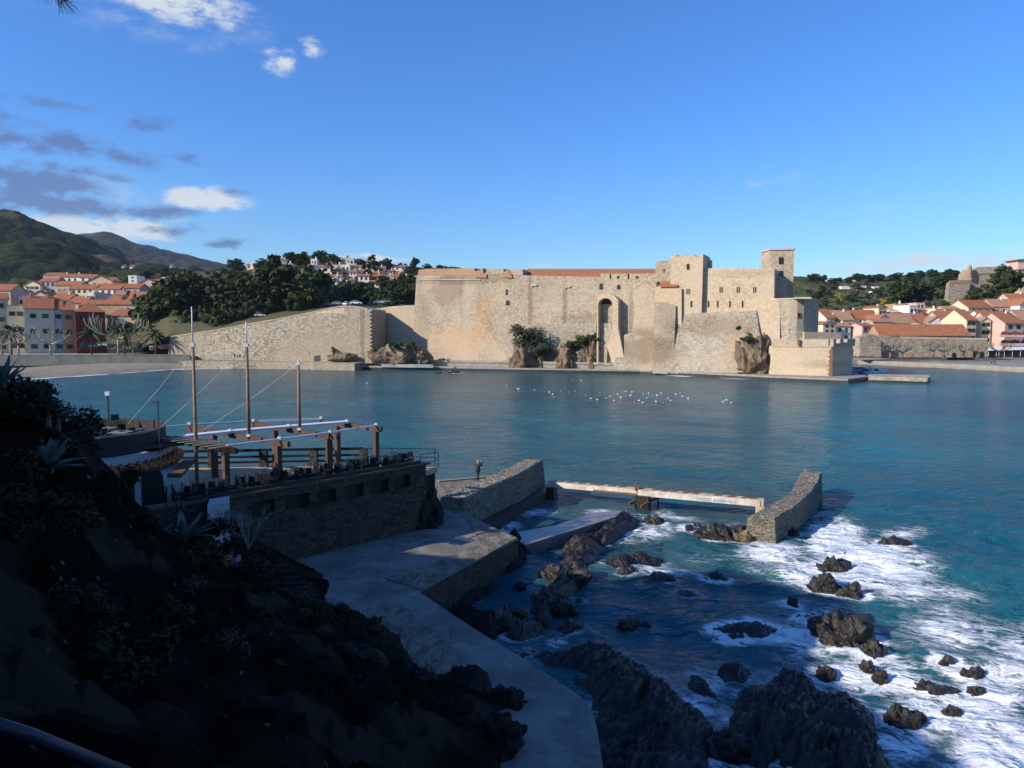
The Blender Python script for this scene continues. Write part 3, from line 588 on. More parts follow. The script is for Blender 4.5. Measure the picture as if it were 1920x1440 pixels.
def crag(label,poly_px,hgt,seed,mat=None,z=0.,edge=.9,cell=None,par=None,name='rock',cat='rock',group=None,rough=1.):
    """a low craggy outcrop: strata fins rising inside an irregular outline"""
    pts=[G(u,v,z) for u,v in poly_px]; q=np.array([(p.x,p.y) for p in pts]); lo=q.min(0)-.5; hi=q.max(0)+.5; span=max(hi-lo)
    cell=cell or max(.045,span/110); X_,Y_=np.meshgrid(np.arange(lo[0],hi[0],cell),np.arange(lo[1],hi[1],cell)); n=len(q)
    wx=X_+.30*edge*fbm(X_,Y_,1.1/max(edge,.3),seed,3); wy=Y_+.30*edge*fbm(X_,Y_,1.1/max(edge,.3),seed+5,3)
    ins=np.zeros(X_.shape,bool); dist=np.full(X_.shape,1e9)
    for i in range(n):
        x0,y0=q[i];x1,y1=q[(i+1)%n]; dx,dy=x1-x0,y1-y0; t=np.clip(((wx-x0)*dx+(wy-y0)*dy)/(dx*dx+dy*dy+1e-9),0,1); dist=np.minimum(dist,np.hypot(wx-x0-t*dx,wy-y0-t*dy))
        if abs(dy)>1e-9: ins^=((y0>wy)!=(y1>wy))&(wx<dx*(wy-y0)/dy+x0)
    sd_=np.where(ins,dist,-dist); env=np.clip(sd_/edge,-1,1); env=np.where(env>0,env**.4,env)
    c_,s_=math.cos(STR),math.sin(STR); a=X_*c_+Y_*s_; b_=-X_*s_+Y_*c_; k=1/max(.55,min(1.6,hgt))
    b2=b_+.5*fbm(X_,Y_,.5*k,seed+9,3)
    r1=1-np.abs(fbm(a*.35*k,b2*1.5*k,1.,seed,4,.55))*2.2; r2=1-np.abs(fbm(a*.9*k,b2*4.2*k,1.,seed+3,4,.6))*2.2; r3=1-np.abs(fbm(a*1.7*k,b2*9*k,1.,seed+6,3,.6))*2.2; n0=fbm(X_,Y_,.55*k,seed+2,3); n4=fbm(X_,Y_,4.,seed+8,3)
    h=hgt*(env*(.36+.75*n0)+np.clip(env,0,1)*(.40*r1+.34*r2*rough+.17*r3+.13*n4)-.22)
    zz=z+np.maximum(h,-.35)
    zz+=.0
    keep=(h>-.34); v=np.stack([X_+.10*hgt*fbm(Y_,X_,2.,seed),Y_,zz],-1).reshape(-1,3); f=gridf(*X_.shape); kk=keep.ravel()[f].any(1); f=f[kk]
    u_,inv=np.unique(f,return_inverse=True); v=v[u_]; f=inv.reshape(f.shape); c0=Vector((v[:,0].mean(),v[:,1].mean(),z)); v=v-np.array(c0); (RK.append(np.stack([X_,Y_],-1)[(h>-.1)&(h<.12)][::3]) if z<.3 else None)
    if z<.3: RK.append(np.array([[X_.ravel()[i_],Y_.ravel()[i_]] for i_ in np.nonzero(((h>-.1)&(h<.12)).ravel())[0][::3]]).reshape(-1,2))
    o=link(name,mesh_np(name,v,f,mat or m_rock),par,c0)
    if par is not None: o.location=c0-Vector(par.location)
    else: tag(o,label,cat,group)
    return o
_rock_ico=rock
def rock(label,u,v,w,h,seed,mat=None,name='rock',cat='rock',group=None,z=0.,dep=.8,jag=.55,rz=0,up=1.,tilt=.6,sub_=4,par=None):
    if z<.3 or h>w*.42 or v<860: return _rock_ico(label,u,v,w,h,seed,mat,name,cat,group,z,dep,jag,rz,up,tilt,sub_,par)
    g=G(u,v,z); s=g.y/FP; W=w*s; D=W*dep*.9; hh=h*s*.75; r=random.Random(seed); pl_=[]
    for i in range(11):
        a=6.283*i/11; k=r.uniform(.75,1.15); x,y=math.cos(a)*W/2*k,math.sin(a)*D/2*k; cr_,sr_=math.cos(rz),math.sin(rz); X0=g.x+x*cr_-y*sr_; Y0=g.y+D*.42+x*sr_+y*cr_; uu,vv=proj(X0,Y0,z); pl_.append((float(uu),float(vv)))
    return crag(label,pl_,hh,seed,mat,z,min(W,D)*.28,None,par,name,cat,group)
def frock(label,u,v0,v1,w,Y_,seed,dep=1.,name='rock',jag=.5,mat=None):
    c=P(u,v1,Y_); s=Y_/FP; hh=(v1-v0)*s; me=rockmesh(name,w*s/2,w*s/2*dep,hh,seed,mat or m_rockl,jag,4,.3); o=link(name,me,None,(c.x,c.y,c.z-.3)); tag(o,label,'rock'); return o
frock('tall brown rock under the round dark bush at the fortress foot',985,645,676,48,231,3)
frock('small brown rock just right of the bush-topped rock at the fortress wall',1012,655,677,18,229,31)
frock('jagged brown outcrop with shrubs left of the great arched niche',1108,635,680,42,226,5)
frock('low brown outcrop between the bush-topped rock and the shrubby outcrop',1065,655,680,50,227,7)
frock('pale slanting rock built into the wall below the great hall',1412,632,674,56,199,9)
frock('small dark rock in the wall left of the slanting rock below the great hall',1361,655,673,15,205,11)
frock('brown rock mound with grass in the shadow corner beside the bastion',752,648,672,90,240,13,.6)
frock('lone brown boulder right of the grassy mound below the curtain wall',790,657,671,30,238,15,.8)
frock('low brown rocks at the foot of the sloping rampart',645,662,670,50,240,16,.5)
rock('small black rock in the water off the middle of the quay',849,700,24,5,17,up=1.)
rock('flat dark rock awash left of the small black rock off the quay',825,700,30,2,18)
rock('black rock with white surf off the quay below the slanting castle rock',1402,709,42,9,19,dep=.5)
rock('low dark rock awash right of the surf off the quay',1425,710,34,4,20,dep=.5)
rock('low dark reef in front of the beach wall',535,686,40,3,21,dep=.5); rock('low dark reef right of the first one by the beach wall',575,687,28,3,22,dep=.5)
# ================================================================ FOREGROUND LAND
m_hillside=None
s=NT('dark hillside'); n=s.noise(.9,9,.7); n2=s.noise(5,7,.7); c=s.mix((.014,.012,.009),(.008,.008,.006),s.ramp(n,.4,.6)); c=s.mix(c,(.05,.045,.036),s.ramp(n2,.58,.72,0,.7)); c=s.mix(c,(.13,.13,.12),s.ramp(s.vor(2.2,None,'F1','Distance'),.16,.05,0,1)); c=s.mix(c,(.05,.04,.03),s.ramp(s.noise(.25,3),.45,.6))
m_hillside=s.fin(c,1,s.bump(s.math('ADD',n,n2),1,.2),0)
CP=np.array([(0,0,11.3),(-4,0,11.6),(4,0,10.5),(8,3,6),(9,10,1),(0,4,9.6),(-3,5,9.4),(3,8,4),(0,9,6.0),(0,13,3.2),(0,17,1.7),(-.1,18.8,1.5),(.3,22,1.5),(-2.8,23.8,1.5),(-7.4,29.7,1.5),(-10.5,35,1.6),(4,20,-1),(3,26,-1),(0,30,0.5),(-4,33,1.2),(-8,38,1.2),
(-4.2,16,3.9),(-2.5,20,2.6),(-5.8,12,6.0),(-5.6,8,8.3),(-7,22,4.3),(-9,27,3.0),(-9,18,6.4),(-12.6,18,11.0),(-12.8,20.5,10.3),(-14,24,8.7),(-15.0,27,6.0),(-15.0,30.5,4.2),(-12.5,29.5,3.5),(-11.3,32,2.7),(-13.6,34,3.9),(-20,31,5.6),(-27,34,6),(-16,20,11.0),(-12,10,12),(-17,14,13),(-20,22,12.5),(-25,24,15),(-18,28,6.6),(-22,38,4),(-30,44,3),(-20,45,.5),(-11,44,.5),(-8,0,12.5),(-12,4,14),(-20,4,18),(-24,12,19),(0,-10,12),(-20,-10,20),(10,-10,8),(14,0,1)],float)
CP=CP[~((CP[:,0]<-13.9)&(CP[:,0]>-14.1))]
CP=np.vstack([CP,[(-9.6,20,6.0),(-11.5,24,4.9),(-13.3,28,4.4),(-14.2,30.5,3.7),(-12.9,24,6.9),(-14.4,24,9.3),(-15.4,26,8.0),(-17,27,9),(-10.5,26,4.0),(-7.5,18,5.6)]])
_d=np.sqrt(((CP[:,None,:2]-CP[None,:,:2])**2).sum(-1)); _n=len(CP); _A=np.zeros((_n+3,_n+3)); _A[:_n,:_n]=_d-.0*np.eye(_n); _A[:_n,_n]=1; _A[:_n,_n+1:]=CP[:,:2]; _A[_n:,:_n]=_A[:_n,_n:].T
_w=np.linalg.lstsq(_A,np.r_[CP[:,2],0,0,0],rcond=None)[0]
def hz(x,y):
    x=np.asarray(x,float);y=np.asarray(y,float); d=np.sqrt((x[...,None]-CP[:,0])**2+(y[...,None]-CP[:,1])**2)
    z=(d*_w[:_n]).sum(-1)+_w[_n]+_w[_n+1]*x+_w[_n+2]*y
    xe=np.interp(y,[-10,0,10,18.8,21,25,27.7,31.5,34,40,46],[13,10,5,2.3,2.2,.2,-1.7,-4.4,-4.6,-5,-11])
    return np.where(x>xe-1.2,np.minimum(z,1.5-(x-xe+1.2)*2.5),z)
hx,hy=np.meshgrid(np.linspace(-34,12,240),np.linspace(-8,46,280)); hz_=hz(hx,hy)
hh_=np.clip((hz_-1.5)/1.5,0,1)*np.clip((np.hypot(hx+16.5,hy-30.5)-2)/6,.12,1)
str_=1-np.abs(fbm(hx*.35+hy*.2,(hy*.9-hx*.6)*1.1,1.,31,5,.6))*2.2
hz2=hz_+hh_*(.8*str_*np.clip(.5+1.4*fbm(hx,hy,.22,41,3),0,1)+.55*fbm(hx,hy,.45,2,5,.55)+.38*np.abs(fbm(hx*1.0+hy*.5,hy*1.6,1.3,7,4,.6))+.2*fbm(hx,hy,3.3,11,3,.6))
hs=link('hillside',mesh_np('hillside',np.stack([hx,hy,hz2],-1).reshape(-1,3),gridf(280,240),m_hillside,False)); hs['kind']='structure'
def HZ(x,y): return float(hz(np.array(x),np.array(y)))
# unseen ridge left of and behind the viewpoint, crest shaped to shade the cove
ps=np.linspace(-45,46,150); reach=np.interp(ps,[-45,-20,0,8,12,15,18,20,21.5,22.6,24,27,30,30.9,31.7,34,40,42,44,46],[24,26,24,21,20,21.4,21.6,22.0,24.0,28,29,28,27.2,27,12.6,12.4,12.4,10,3,-4])
rr=[]
for j,p in enumerate(ps):
    top=(reach[j]+14)*TE+.55*noise.noise((p*.9,3,0))+.35*noise.noise((p*2.7,7,0)); row=[]
    for dr,fz in ((-60,.75),(-30,.9),(-12,.97),(-3,.97),(-.6,.99),(0,1),(.8,.93),(2.5,.72),(4.5,.5),(7,.3),(9,.0)):
        r_=-14+dr; x=p*-.419+r_*.908; y=p*.908+r_*.419
        row.append((x,y,top*fz if fz<1 else top))
    rr.append(row)
ra=np.array(rr); ra[:,:,2]-=0
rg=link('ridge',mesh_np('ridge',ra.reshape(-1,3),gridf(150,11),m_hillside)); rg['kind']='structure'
# ---- platform, quay and path (concrete on stone)
s=NT('worn_concrete'); n=s.noise(.5,8,.7); n2=s.noise(3,7,.7); c=s.mix((.235,.225,.20),(.14,.135,.122),s.ramp(n,.38,.62)); c=s.mix(c,(.09,.09,.082),s.ramp(n2,.55,.75,0,.6))
c=s.mix(c,(.05,.05,.045),s.ramp(s.math('ADD',s.vor(.16,s.map((1,.45,1),(0,0,.7)),'DISTANCE_TO_EDGE','Distance'),s.math('MULTIPLY',s.noise(1.5,6,.7),.02)),.008,.018,.6,0)); c=s.mix(c,(.29,.28,.25),s.ramp(s.noise(1.3,5,.6,s.map((1,1,1),(0,0,2))),.60,.68,0,.6)); c=s.mix(c,(.08,.078,.07),s.ramp(s.noise(.9,7,.7,s.map((1,.3,1),(0,0,1.2))),.6,.66,0,.5)); m_conc2=s.fin(c,.9,s.bump(s.math('ADD',n,n2),.8,.04),.1)
s=NT('rough paving'); n=s.noise(2.5,9,.75,s.map((1,.5,1),(0,0,R(35))),.4); n2=s.noise(9,6,.7); c=s.mix((.24,.21,.165),(.10,.09,.075),s.ramp(n,.38,.62)); m_rough=s.fin(c,.9,s.bump(s.math('ADD',n,s.math('MULTIPLY',n2,.5)),1,.10),.2)
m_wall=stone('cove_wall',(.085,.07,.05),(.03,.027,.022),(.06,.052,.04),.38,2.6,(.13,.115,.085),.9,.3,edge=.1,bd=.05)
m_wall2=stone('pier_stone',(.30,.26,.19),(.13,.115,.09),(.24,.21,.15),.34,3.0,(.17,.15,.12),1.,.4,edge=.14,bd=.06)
def pg(l,z): return [tuple(G(u,v,z))[:2] for u,v in l]
pl=thing('platform','concrete bathing platform and path stepping along the cove above the rocks','platform',(-3,34,0))
edge=[(971,1010),(785,1110),(885,1177),(980,1235),(1050,1280),(1090,1308),(1110,1335),(1119,1365),(1131,1440),(1140,1520)]
poly=pg([(877,967)]+edge+[(900,1520),(940,1440),(900,1330),(640,1150),(520,1060),(700,1000),(800,975)],1.7)
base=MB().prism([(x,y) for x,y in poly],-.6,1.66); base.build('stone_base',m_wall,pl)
MB().prism(poly,1.664,1.72).build('concrete_slab',m_conc2,pl)
MB().prism(pg([(872,968),(905,982),(969,1009),(900,1048),(846,1077),(790,1106),(770,1100),(720,1084),(800,1062),(900,1022),(893,1005)],1.72),1.724,1.76).build('rough_border',m_rough,pl)
MB().prism(pg([(690,1140),(750,1135),(850,1215),(880,1270),(800,1262),(700,1190)],1.72),1.724,1.75).build('crazy_paving',m_rough,pl)
qy=thing('stone_quay','rough stone quay behind the tall rock where the person stands','quay',(-4,50,0))
q_=[tuple(G(u,v,1.7))[:2] for u,v in ((877,967),(800,975),(700,1000))]+[(-9,45),(-6.2,54.5)]+[tuple(G(u,v,1.7))[:2] for u,v in ((925,893),(985,885))]+[(2.0,60),(2.2,57.5),(-2.6,45.3)]
MB().prism(q_,-.6,1.69).build('rough_paving',m_rough,qy)
k=MB(); a=G(822,903,1.72); b=G(925,894,1.72); k.bar(a,b,.35,.16); k.build('kerb',m_sand,qy)
# pier wall left
pw=thing('pier_wall','long low rubble wall sloping out to the sea left of the white plank','wall',(-1,51,0))
TL=[(-4.5,45.6),(-3.2,48.8),(-1.2,52.6),(1.0,58.4)]; TR=[(-2.95,44.9),(-1.7,48.0),(.5,52.2),(2.5,58.0)]
mb=MB(); nn=34; vs=[]
def lerpl(l,t):
    t*=len(l)-1; i=min(int(t),len(l)-2); t-=i; return (l[i][0]+(l[i+1][0]-l[i][0])*t,l[i][1]+(l[i+1][1]-l[i][1])*t)
def roughwall(name,mat,par,TL,TR,zt,zb,nn=60,bat=.18,amp=.07,zl=None):
    """a wall of rubble: an irregular section swept along two edge lines"""
    sec=[(0,-1),(0,-.66),(0,-.33),(0,0),(.06,1),(.25,1),(.5,1),(.75,1),(.94,1),(1,0),(1,-.33),(1,-.66),(1,-1)]; vs=[]
    for i in range(nn):
        t=i/(nn-1); a=Vector(lerpl(TL,t)).to_3d(); b=Vector(lerpl(TR,t)).to_3d(); d=(b-a).normalized(); top=np.interp(t,[0,.5,1],zt)
        for k,(s_,zz) in enumerate(sec):
            p=a.lerp(b,s_); z_=top if zz==1 else (top-.12 if zz==0 else top-.12+(top-.12-zb)*zz)
            o=bat*(-zz if zz<0 else 0)*(1 if s_==1 else -1); p=p+d*o; p.z=z_
            nv=noise.noise_vector(p*2.3)*amp+noise.noise_vector(p*6)*amp*.7; vs.append(p+nv)
    ns=len(sec); fs=[(i*ns+j,i*ns+j+1,(i+1)*ns+j+1,(i+1)*ns+j) for i in range(nn-1) for j in range(ns-1)]
    fs+=[tuple(range(ns))[::-1],tuple(range((nn-1)*ns,nn*ns))]
    return MB().add(vs,fs).build(name,mat,par)
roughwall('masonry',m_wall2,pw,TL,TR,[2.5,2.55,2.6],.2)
MB().prism([(-2.9,44.2),(-2.2,43.8),(3.4,56.8),(2.9,57.9)],-.5,.62).build('wet_ledge',m_rock,pw)
# right pier block
pb=thing('pier_block','crooked slate stone pier block standing in the foam','pier',(19,51,0))
TLb=[G(1402,968,1.55)[:2],G(1440,947,1.6)[:2],G(1481,926,1.65)[:2],G(1492,902,1.8)[:2],G(1506,880,1.9)[:2]]
TRb=[G(1453,973,1.55)[:2],G(1494,948,1.6)[:2],G(1522,922,1.65)[:2],G(1536,902,1.8)[:2],G(1541,887,1.9)[:2]]
roughwall('masonry',m_wall2,pb,TLb,TRb,[1.55,1.65,1.95],-.4,70,.12,.05)
# white plank barrier
m_white=plain('white_paint',(.66,.63,.58),(.44,.37,.29),1.6,.6,.2,.02); m_rust=plain('rust',(.20,.085,.045),(.10,.05,.03),3,.85,.5,.02)
m_cream=plain('cream_concrete',(.55,.47,.34),(.34,.25,.16),1.5,.9,.5,.03)
bar=thing('pool_barrier','long white painted beam closing the rock pool, lettered in blue','barrier',(10,53.5,0))
a=G(1028,908,1.1); b=G(1432,944,1.1); dr=(b-a).normalized(); nrm=Vector((dr.y,-dr.x,0))
MB().bar(a-nrm*.35,b-nrm*.35,.7,.42).build('beam',m_cream,bar)
segs=[(0,.23,.34,-.02),(.23,.44,.26,.05),(.445,.985,.40,-.04)]
for t0,t1,h,dz in segs:
    p0=a+(b-a)*t0; p1=a+(b-a)*t1; MB().bar(p0+nrm*.03+Vector((0,0,dz)),p1+nrm*.03+Vector((0,0,dz)),.06,h).build('white_board',m_white,bar)
MB().bar(a+(b-a)*.235+nrm*.02+Vector((0,0,-.19)),a+(b-a)*.44+nrm*.02+Vector((0,0,-.19)),.08,.1).build('rusty_edge',m_rust,bar)
for t_ in (.05,.1,.16,.22,.25,.31,.36,.44,.52,.56,.6,.66,.7,.8,.86,.92,.95):
    p=a+(b-a)*t_; MB().bar(p-nrm*.3+Vector((-.2,0,.235)),p-nrm*.35+Vector((.35,0,.24)),.2,.05).build('rust_stain',m_rust,bar)
for t_ in (.02,.47,.99):
    p=a+(b-a)*t_; MB().box((p.x,p.y+.1,.2),(1.0 if t_==.47 else .6,.9,1.4),math.atan2(dr.y,dr.x)).build('pier_post',m_cream if t_>.9 else m_rock,bar)
fc=bpy.data.curves.new('lettering','FONT'); fc.body='ACCES RESERVE'; fc.size=.30; fc.extrude=.012; fc.align_x='CENTER'; fc.space_character=1.15
fo=bpy.data.objects.new('tmp',fc); dg=bpy.context.evaluated_depsgraph_get(); COL.objects.link(fo); dg.update(); me=bpy.data.meshes.new_from_object(fo.evaluated_get(dg)); COL.objects.unlink(fo)
me.materials.clear(); me.materials.append(plain('blue_lettering',(.26,.42,.58),None,3)); lo=link('lettering',me,bar)
p=G(1337,940,1.06)+nrm*0; tpar=(Vector((p.x,p.y,0))-Vector((a.x,a.y,0))).dot(dr); p=a+dr*tpar+nrm*.075
lo.location=(p.x-bar.location.x,p.y-bar.location.y,1.1-.04-.13); lo.rotation_euler=(R(90),0,math.atan2(dr.y,dr.x))
for i,(u0,v0,u1,v1) in enumerate(((1180,945,1206,929),(1202,950,1234,932))):
    t=thing('rusty_prop',('left' if i==0 else 'right')+' one of two rusty steel props leaning on the white beam','prop',G(u0,v0,.3))
    p0=G(u0,v0,.35); p1=P(u1,v1,G(1215,920,1).y-.6); MB().bar(p0,p1,.13,.16).build('strut',m_rust,t); MB().bar(p1,(p1.x,p1.y,-.2),.12,.12).build('leg',m_rust,t)
o=MB().bar(a+(b-a)*.435+nrm*.1+Vector((0,0,.15)),a+(b-a)*.435+nrm*.1+Vector((0,0,.62)),.12,.1).build('marker_post',plain('red_paint',(.55,.04,.02),None,4)); tag(o,'small red marker post on the white beam above the rusty props','post')
# slipway slab
sl=thing('slipway','flat wet concrete slab running from the platform corner to the rocks','slab',(3.5,45,0))
MB().prism(pg([(955,1000),(985,1022),(1158,968),(1178,957),(1120,960),(1040,985)],.6),-.5,.6).build('slab',plain('wet_concrete',(.20,.17,.155),(.13,.10,.09),1,.25,.3,.02,.5),sl)
# ================================================================ ROCKS IN THE COVE
crag('long craggy ridge of dark rock beside the slab, facing the sunlit water',[(1046,1072),(1050,1040),(1074,1012),(1112,994),(1155,980),(1200,968),(1214,980),(1186,998),(1150,1012),(1122,1036),(1112,1062),(1090,1076)],.95,41,edge=1.0)
crag('narrow rock spine pointing from the craggy ridge down the cove',[(1004,1168),(1018,1120),(1040,1078),(1062,1056),(1098,1066),(1088,1098),(1062,1124),(1042,1150),(1030,1172)],.75,45,edge=.7)
crag('low jagged reef linking the spine to the rocks by the cove wall',[(948,1192),(962,1170),(1000,1160),(1020,1176),(1000,1190),(975,1200)],.5,46,edge=.5)
crag('thin broken reef reaching right from the craggy ridge into the shallows',[(1108,1062),(1150,1048),(1200,1040),(1250,1052),(1230,1066),(1180,1070),(1130,1074)],.42,47,edge=.6)
crag('long low reef of dark rock above the big boulder shade line',[(1330,1180),(1380,1168),(1440,1172),(1470,1186),(1430,1198),(1370,1196)],.38,48,edge=.6)
crag('low reef fringe off the left tip of the bottom right reef',[(1340,1262),(1380,1250),(1410,1262),(1392,1280),(1352,1282)],.45,49,edge=.5)
crag('low reef between the two big bottom reefs',[(1290,1262),(1330,1280),(1345,1310),(1315,1312),(1285,1290)],.45,52,edge=.5)
rock('small rock washed by foam right below the rusty props',1228,988,40,16,44)
rock('long low rock spine pointing from the tall ridge towards the cove',1062,1105,75,46,45,dep=1.4,rz=.5)
rock('lower end of the rock spine in the shaded cove',1040,1150,70,40,46,dep=1.2,rz=.4)
rock('little knob of rock at the tip of the spine',1017,1170,32,22,47)
rock('lumpy rock in the shaded pool above the big reef',1072,1182,45,22,48)
rock('small round rock in the pool next to the cove wall',975,1108,22,14,49)
rock('dark rock against the path wall in the shaded pool',930,1180,80,34,50,dep=.9)
rock('low rock just right of the one against the path wall',962,1160,50,18,51)
rock('tiny rock alone right of the spine',1087,1130,18,8,511)
crag('craggy apron of dark rock along the foot of the platform corner wall',[(790,1118),(850,1075),(920,1035),(968,1012),(996,1030),(992,1058),(962,1080),(930,1088),(905,1115),(868,1140),(850,1150)],.95,60,m_schist,edge=.8)
crag('dark rocks under the edge of the path where it leaves the platform corner',[(845,1150),(890,1150),(930,1160),(950,1178),(930,1200),(900,1196)],.8,61,m_schist,edge=.6)
rock('smallish rock standing in the sunlit shallows below the barrier',1178,1080,42,22,71); rock('brown weed-covered rock in the shallows below the barrier',1345,1092,44,24,72)
rock('low brown reef awash in the middle of the shallows',1240,1095,60,13,73); rock('dark rock awash left of the low reef near the shadow edge',1290,1118,34,9,74)
rock('low dark rock in the blue shade of the open cove',1180,1175,40,12,75); rock('pebble-sized rock right of the low one in the blue shade',1213,1173,16,8,76)
rock('flat dark reef in the foam left of the pier block',1312,1000,54,20,77,dep=.7); rock('brown reef joined to the foot of the pier block',1372,1015,90,32,78,dep=.7); rock('tan grooved rock hugging the corner of the pier block',1400,1017,38,34,79,m_rockl,dep=.8,up=.8)
rock('dark rock in the shadow behind the pier block',1488,1005,24,22,80)
rock('upper brown rock of the pair beside the bright splash',1570,1073,50,32,81,dep=.8); rock('small knob on top of the upper brown rock beside the splash',1585,1044,14,8,82)
rock('lower brown rock of the pair beside the bright splash',1553,1108,52,38,83,dep=.8); rock('low reddish rock in foam right of the lower brown rock',1605,1120,44,18,84)
rock('brown rock awash in the far right surf',1682,1022,50,14,85,dep=.6)
rock('big dark boulder rising from the foam in the shade',1600,1215,115,78,86,dep=.9,jag=.5,up=.85); rock('right shoulder of the big dark boulder',1642,1232,46,34,87); rock('dark rock awash left of the big boulder',1525,1170,50,20,88); rock('small shard of rock behind the dark one left of the big boulder',1488,1135,18,14,89)
rock('small brown rock trailing below the big boulder',1630,1260,28,18,90); rock('small pointed rock at the foam edge below the big boulder',1655,1276,26,26,91)
rock('small rock in foam above the big right reef',1555,1270,40,16,92); rock('leaning dark rock in foam right of the big right reef',1700,1362,72,44,93,dep=.6)
for i,(u,v,w_,h_) in enumerate(((1780,1250,36,16),(1830,1270,40,16),(1770,1300,60,12),(1740,1290,40,12),(1835,1300,34,12),(1790,1335,30,12))):
    rock(['topmost of the brown rocks awash at the right edge','brown rock awash at the right edge just below the topmost','wide low reef in foam right of centre','low reef touching the wide one on its left','small rock furthest right in the bright foam','lowest of the brown rocks awash at the right'][i],u,v,w_,h_,100+i,dep=.6)
# the two big reefs
crag('broad black reef filling the water beside the curved path',[(968,1238),(1000,1222),(1040,1226),(1075,1212),(1120,1214),(1190,1240),(1250,1285),(1300,1325),(1345,1380),(1335,1420),(1352,1500),(1110,1500),(1116,1400),(1108,1325),(1060,1275),(1000,1240)],.72,120,edge=1.1,cell=.06,name='reef',cat='reef')
crag('broad black reef among the surf at the bottom right',[(1365,1330),(1385,1306),(1430,1282),(1470,1262),(1508,1262),(1530,1292),(1590,1312),(1625,1340),(1632,1372),(1660,1410),(1700,1500),(1440,1500),(1410,1440),(1372,1400)],.72,141,edge=1.1,cell=.06,name='reef',cat='reef')
rock('rounded boulder between the two black reefs at the bottom',1375,1420,80,48,160)
# tall rock at the tip of the terrace
g=G(800,990,1.7)
for i,(nm,u,v,w_,h_,lb) in enumerate((('rock',790,992,75,105,'tall dark rock pillar holding up the tip of the terrace'),('rock',745,1000,50,70,'dark rock leaning on the terrace wall left of the tall pillar'),('rock',817,975,26,60,'narrow slab of rock on the right side of the tall pillar'))):
    rock(lb,u,v,w_,h_,170+i,m_schist,z=1.7,dep=1,jag=.28,up=.98,tilt=.2)
# schist outcrops on the slope by the path
for i,(u,v,w_,h_) in enumerate(((860,1320,150,55),(950,1330,70,45),(930,1400,100,60),(620,1290,170,60),(480,1330,120,90),(760,1300,120,50),(700,1230,90,40))):
    g=G(u,v,2.2); (_rock_ico if i in (1,2,3,4) else rock)(['pale schist outcrop along the inner edge of the path','dark rock spur nudging the path where it bends','tall dark schist mass at the bottom edge of the path','layered outcrop in the middle of the dark slope','steep rock face low on the dark slope','outcrop just left of the pale schist by the path','weathered rocks beside the crazy paving'][i],u,v,w_,h_,180+i,m_schist,z=[1.7,1.7,2,3.0,4.5,2.2,2.0][i],jag=.6,dep=.8)
# ================================================================ TERRACE
m_wood=plain('brown_timber',(.11,.055,.036),(.05,.030,.022),5,.7,.3,.01); m_deck=plain('terrace_floor',(.42,.31,.19),(.34,.25,.15),.8)
m_pole=plain('mast_wood',(.30,.19,.12),(.20,.12,.075),4,.7,.2,.01); m_blk=plain('dark_metal',(.018,.018,.02),None,3,.45,.1,.01); m_sail=plain('white_canvas',(.62,.64,.68),(.54,.56,.6),2)
m_wht=plain('whitewash',(.44,.45,.46),(.34,.35,.37),.8); m_cap=plain('brown_coping',(.13,.075,.05),None,2)
ZF=4.9
te=thing('terrace','restaurant terrace on a slate stone retaining wall with dark windows','terrace',(-10,38,0))
W0=Vector((-14.6,31.8,0)); W1=Vector((-5.2,41.3,0)); wd=(W1-W0).normalized(); wn_=Vector((wd.y,-wd.x,0))
tp=[(W0.x,W0.y),(W1.x,W1.y),(-4.4,42.6),(-8.8,43.6),(-20,42.6),(-22,38)]
MB().prism([(x*.999,y) for x,y in tp],4.6,ZF).build('floor',m_deck,te); MB().prism([(x*.999-.15,y+.1) for x,y in tp],0,4.59).build('rock_base',m_schist,te)
mb=MB(); Lw=(W1-W0).length
wins=[]
for (u0,u1) in ((455,500),(519,565),(580,617),(633,669),(682,717),(727,757)):
    def tt_(u): 
        k=(u-960)/FP; return (k*W0.y-W0.x)/(wd.x-k*wd.y)
    wins.append((tt_(u0),tt_(u1)))
def wl(t0,t1,z0,z1,th=.5,o=0.): 
    c=W0+wd*((t0+t1)/2)-wn_*(th/2-.45-o); return (c.x,c.y,(z0+z1)/2),(t1-t0,th,z1-z0),math.atan2(wd.y,wd.x)
t0=0
mb.box(*wl(-1.5,Lw,.5,4.25)); mb.box(*wl(-1.5,Lw,4.95,5.35))
prev=-1.5
for a_,b_ in wins+[(Lw,Lw)]:
    if a_>prev: mb.box(*wl(prev,a_,4.25,4.95))
    prev=b_
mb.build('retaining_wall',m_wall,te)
for a_,b_ in wins:
    wd_=MB().box(*wl(a_,b_,4.25,4.95,.06,-.3)).build('window',m_dark,te)
MB().box(*wl(-1.5,Lw+.3,5.352,5.46,.7,.08)).build('coping',m_cap,te)
# far side railing: stubby stone posts and three dark rails
fr=thing('railing','dark three-rail fence with stone posts along the sea side of the terrace','railing',(-14,43,ZF))
A=Vector((-20.5,42.2,ZF)); B=Vector((-8.9,43.4,ZF)); 
for h in (.3,.62,1.0): MB().bar(A+Vector((0,0,h)),B+Vector((0,0,h)),.12,.13 if h<1 else .16).build('rail',m_blk,fr)
for i in range(5):
    p=A.lerp(B,i/4); MB().box((p.x,p.y+.05,ZF+.48),(.42,.4,.95)).build('post',m_wall if i else m_blk,fr)
tr=thing('railing','thin dark metal handrail on the rocky tip of the terrace','railing',(-5,42,ZF))
rp2=[(-8.8,43.5,ZF),(-7.2,43.5,ZF),(-4.6,43.2,ZF),(-4.3,42.2,ZF),(-5.2,41.2,ZF)]
for h in (.5,1.0): MB().tube([Vector(q)+Vector((0,0,h)) for q in rp2],.022,5).build('rail',m_blk,tr)
for q in rp2[:]: MB().tube([q,Vector(q)+Vector((0,0,1))],.024,5).build('post',m_blk,tr)
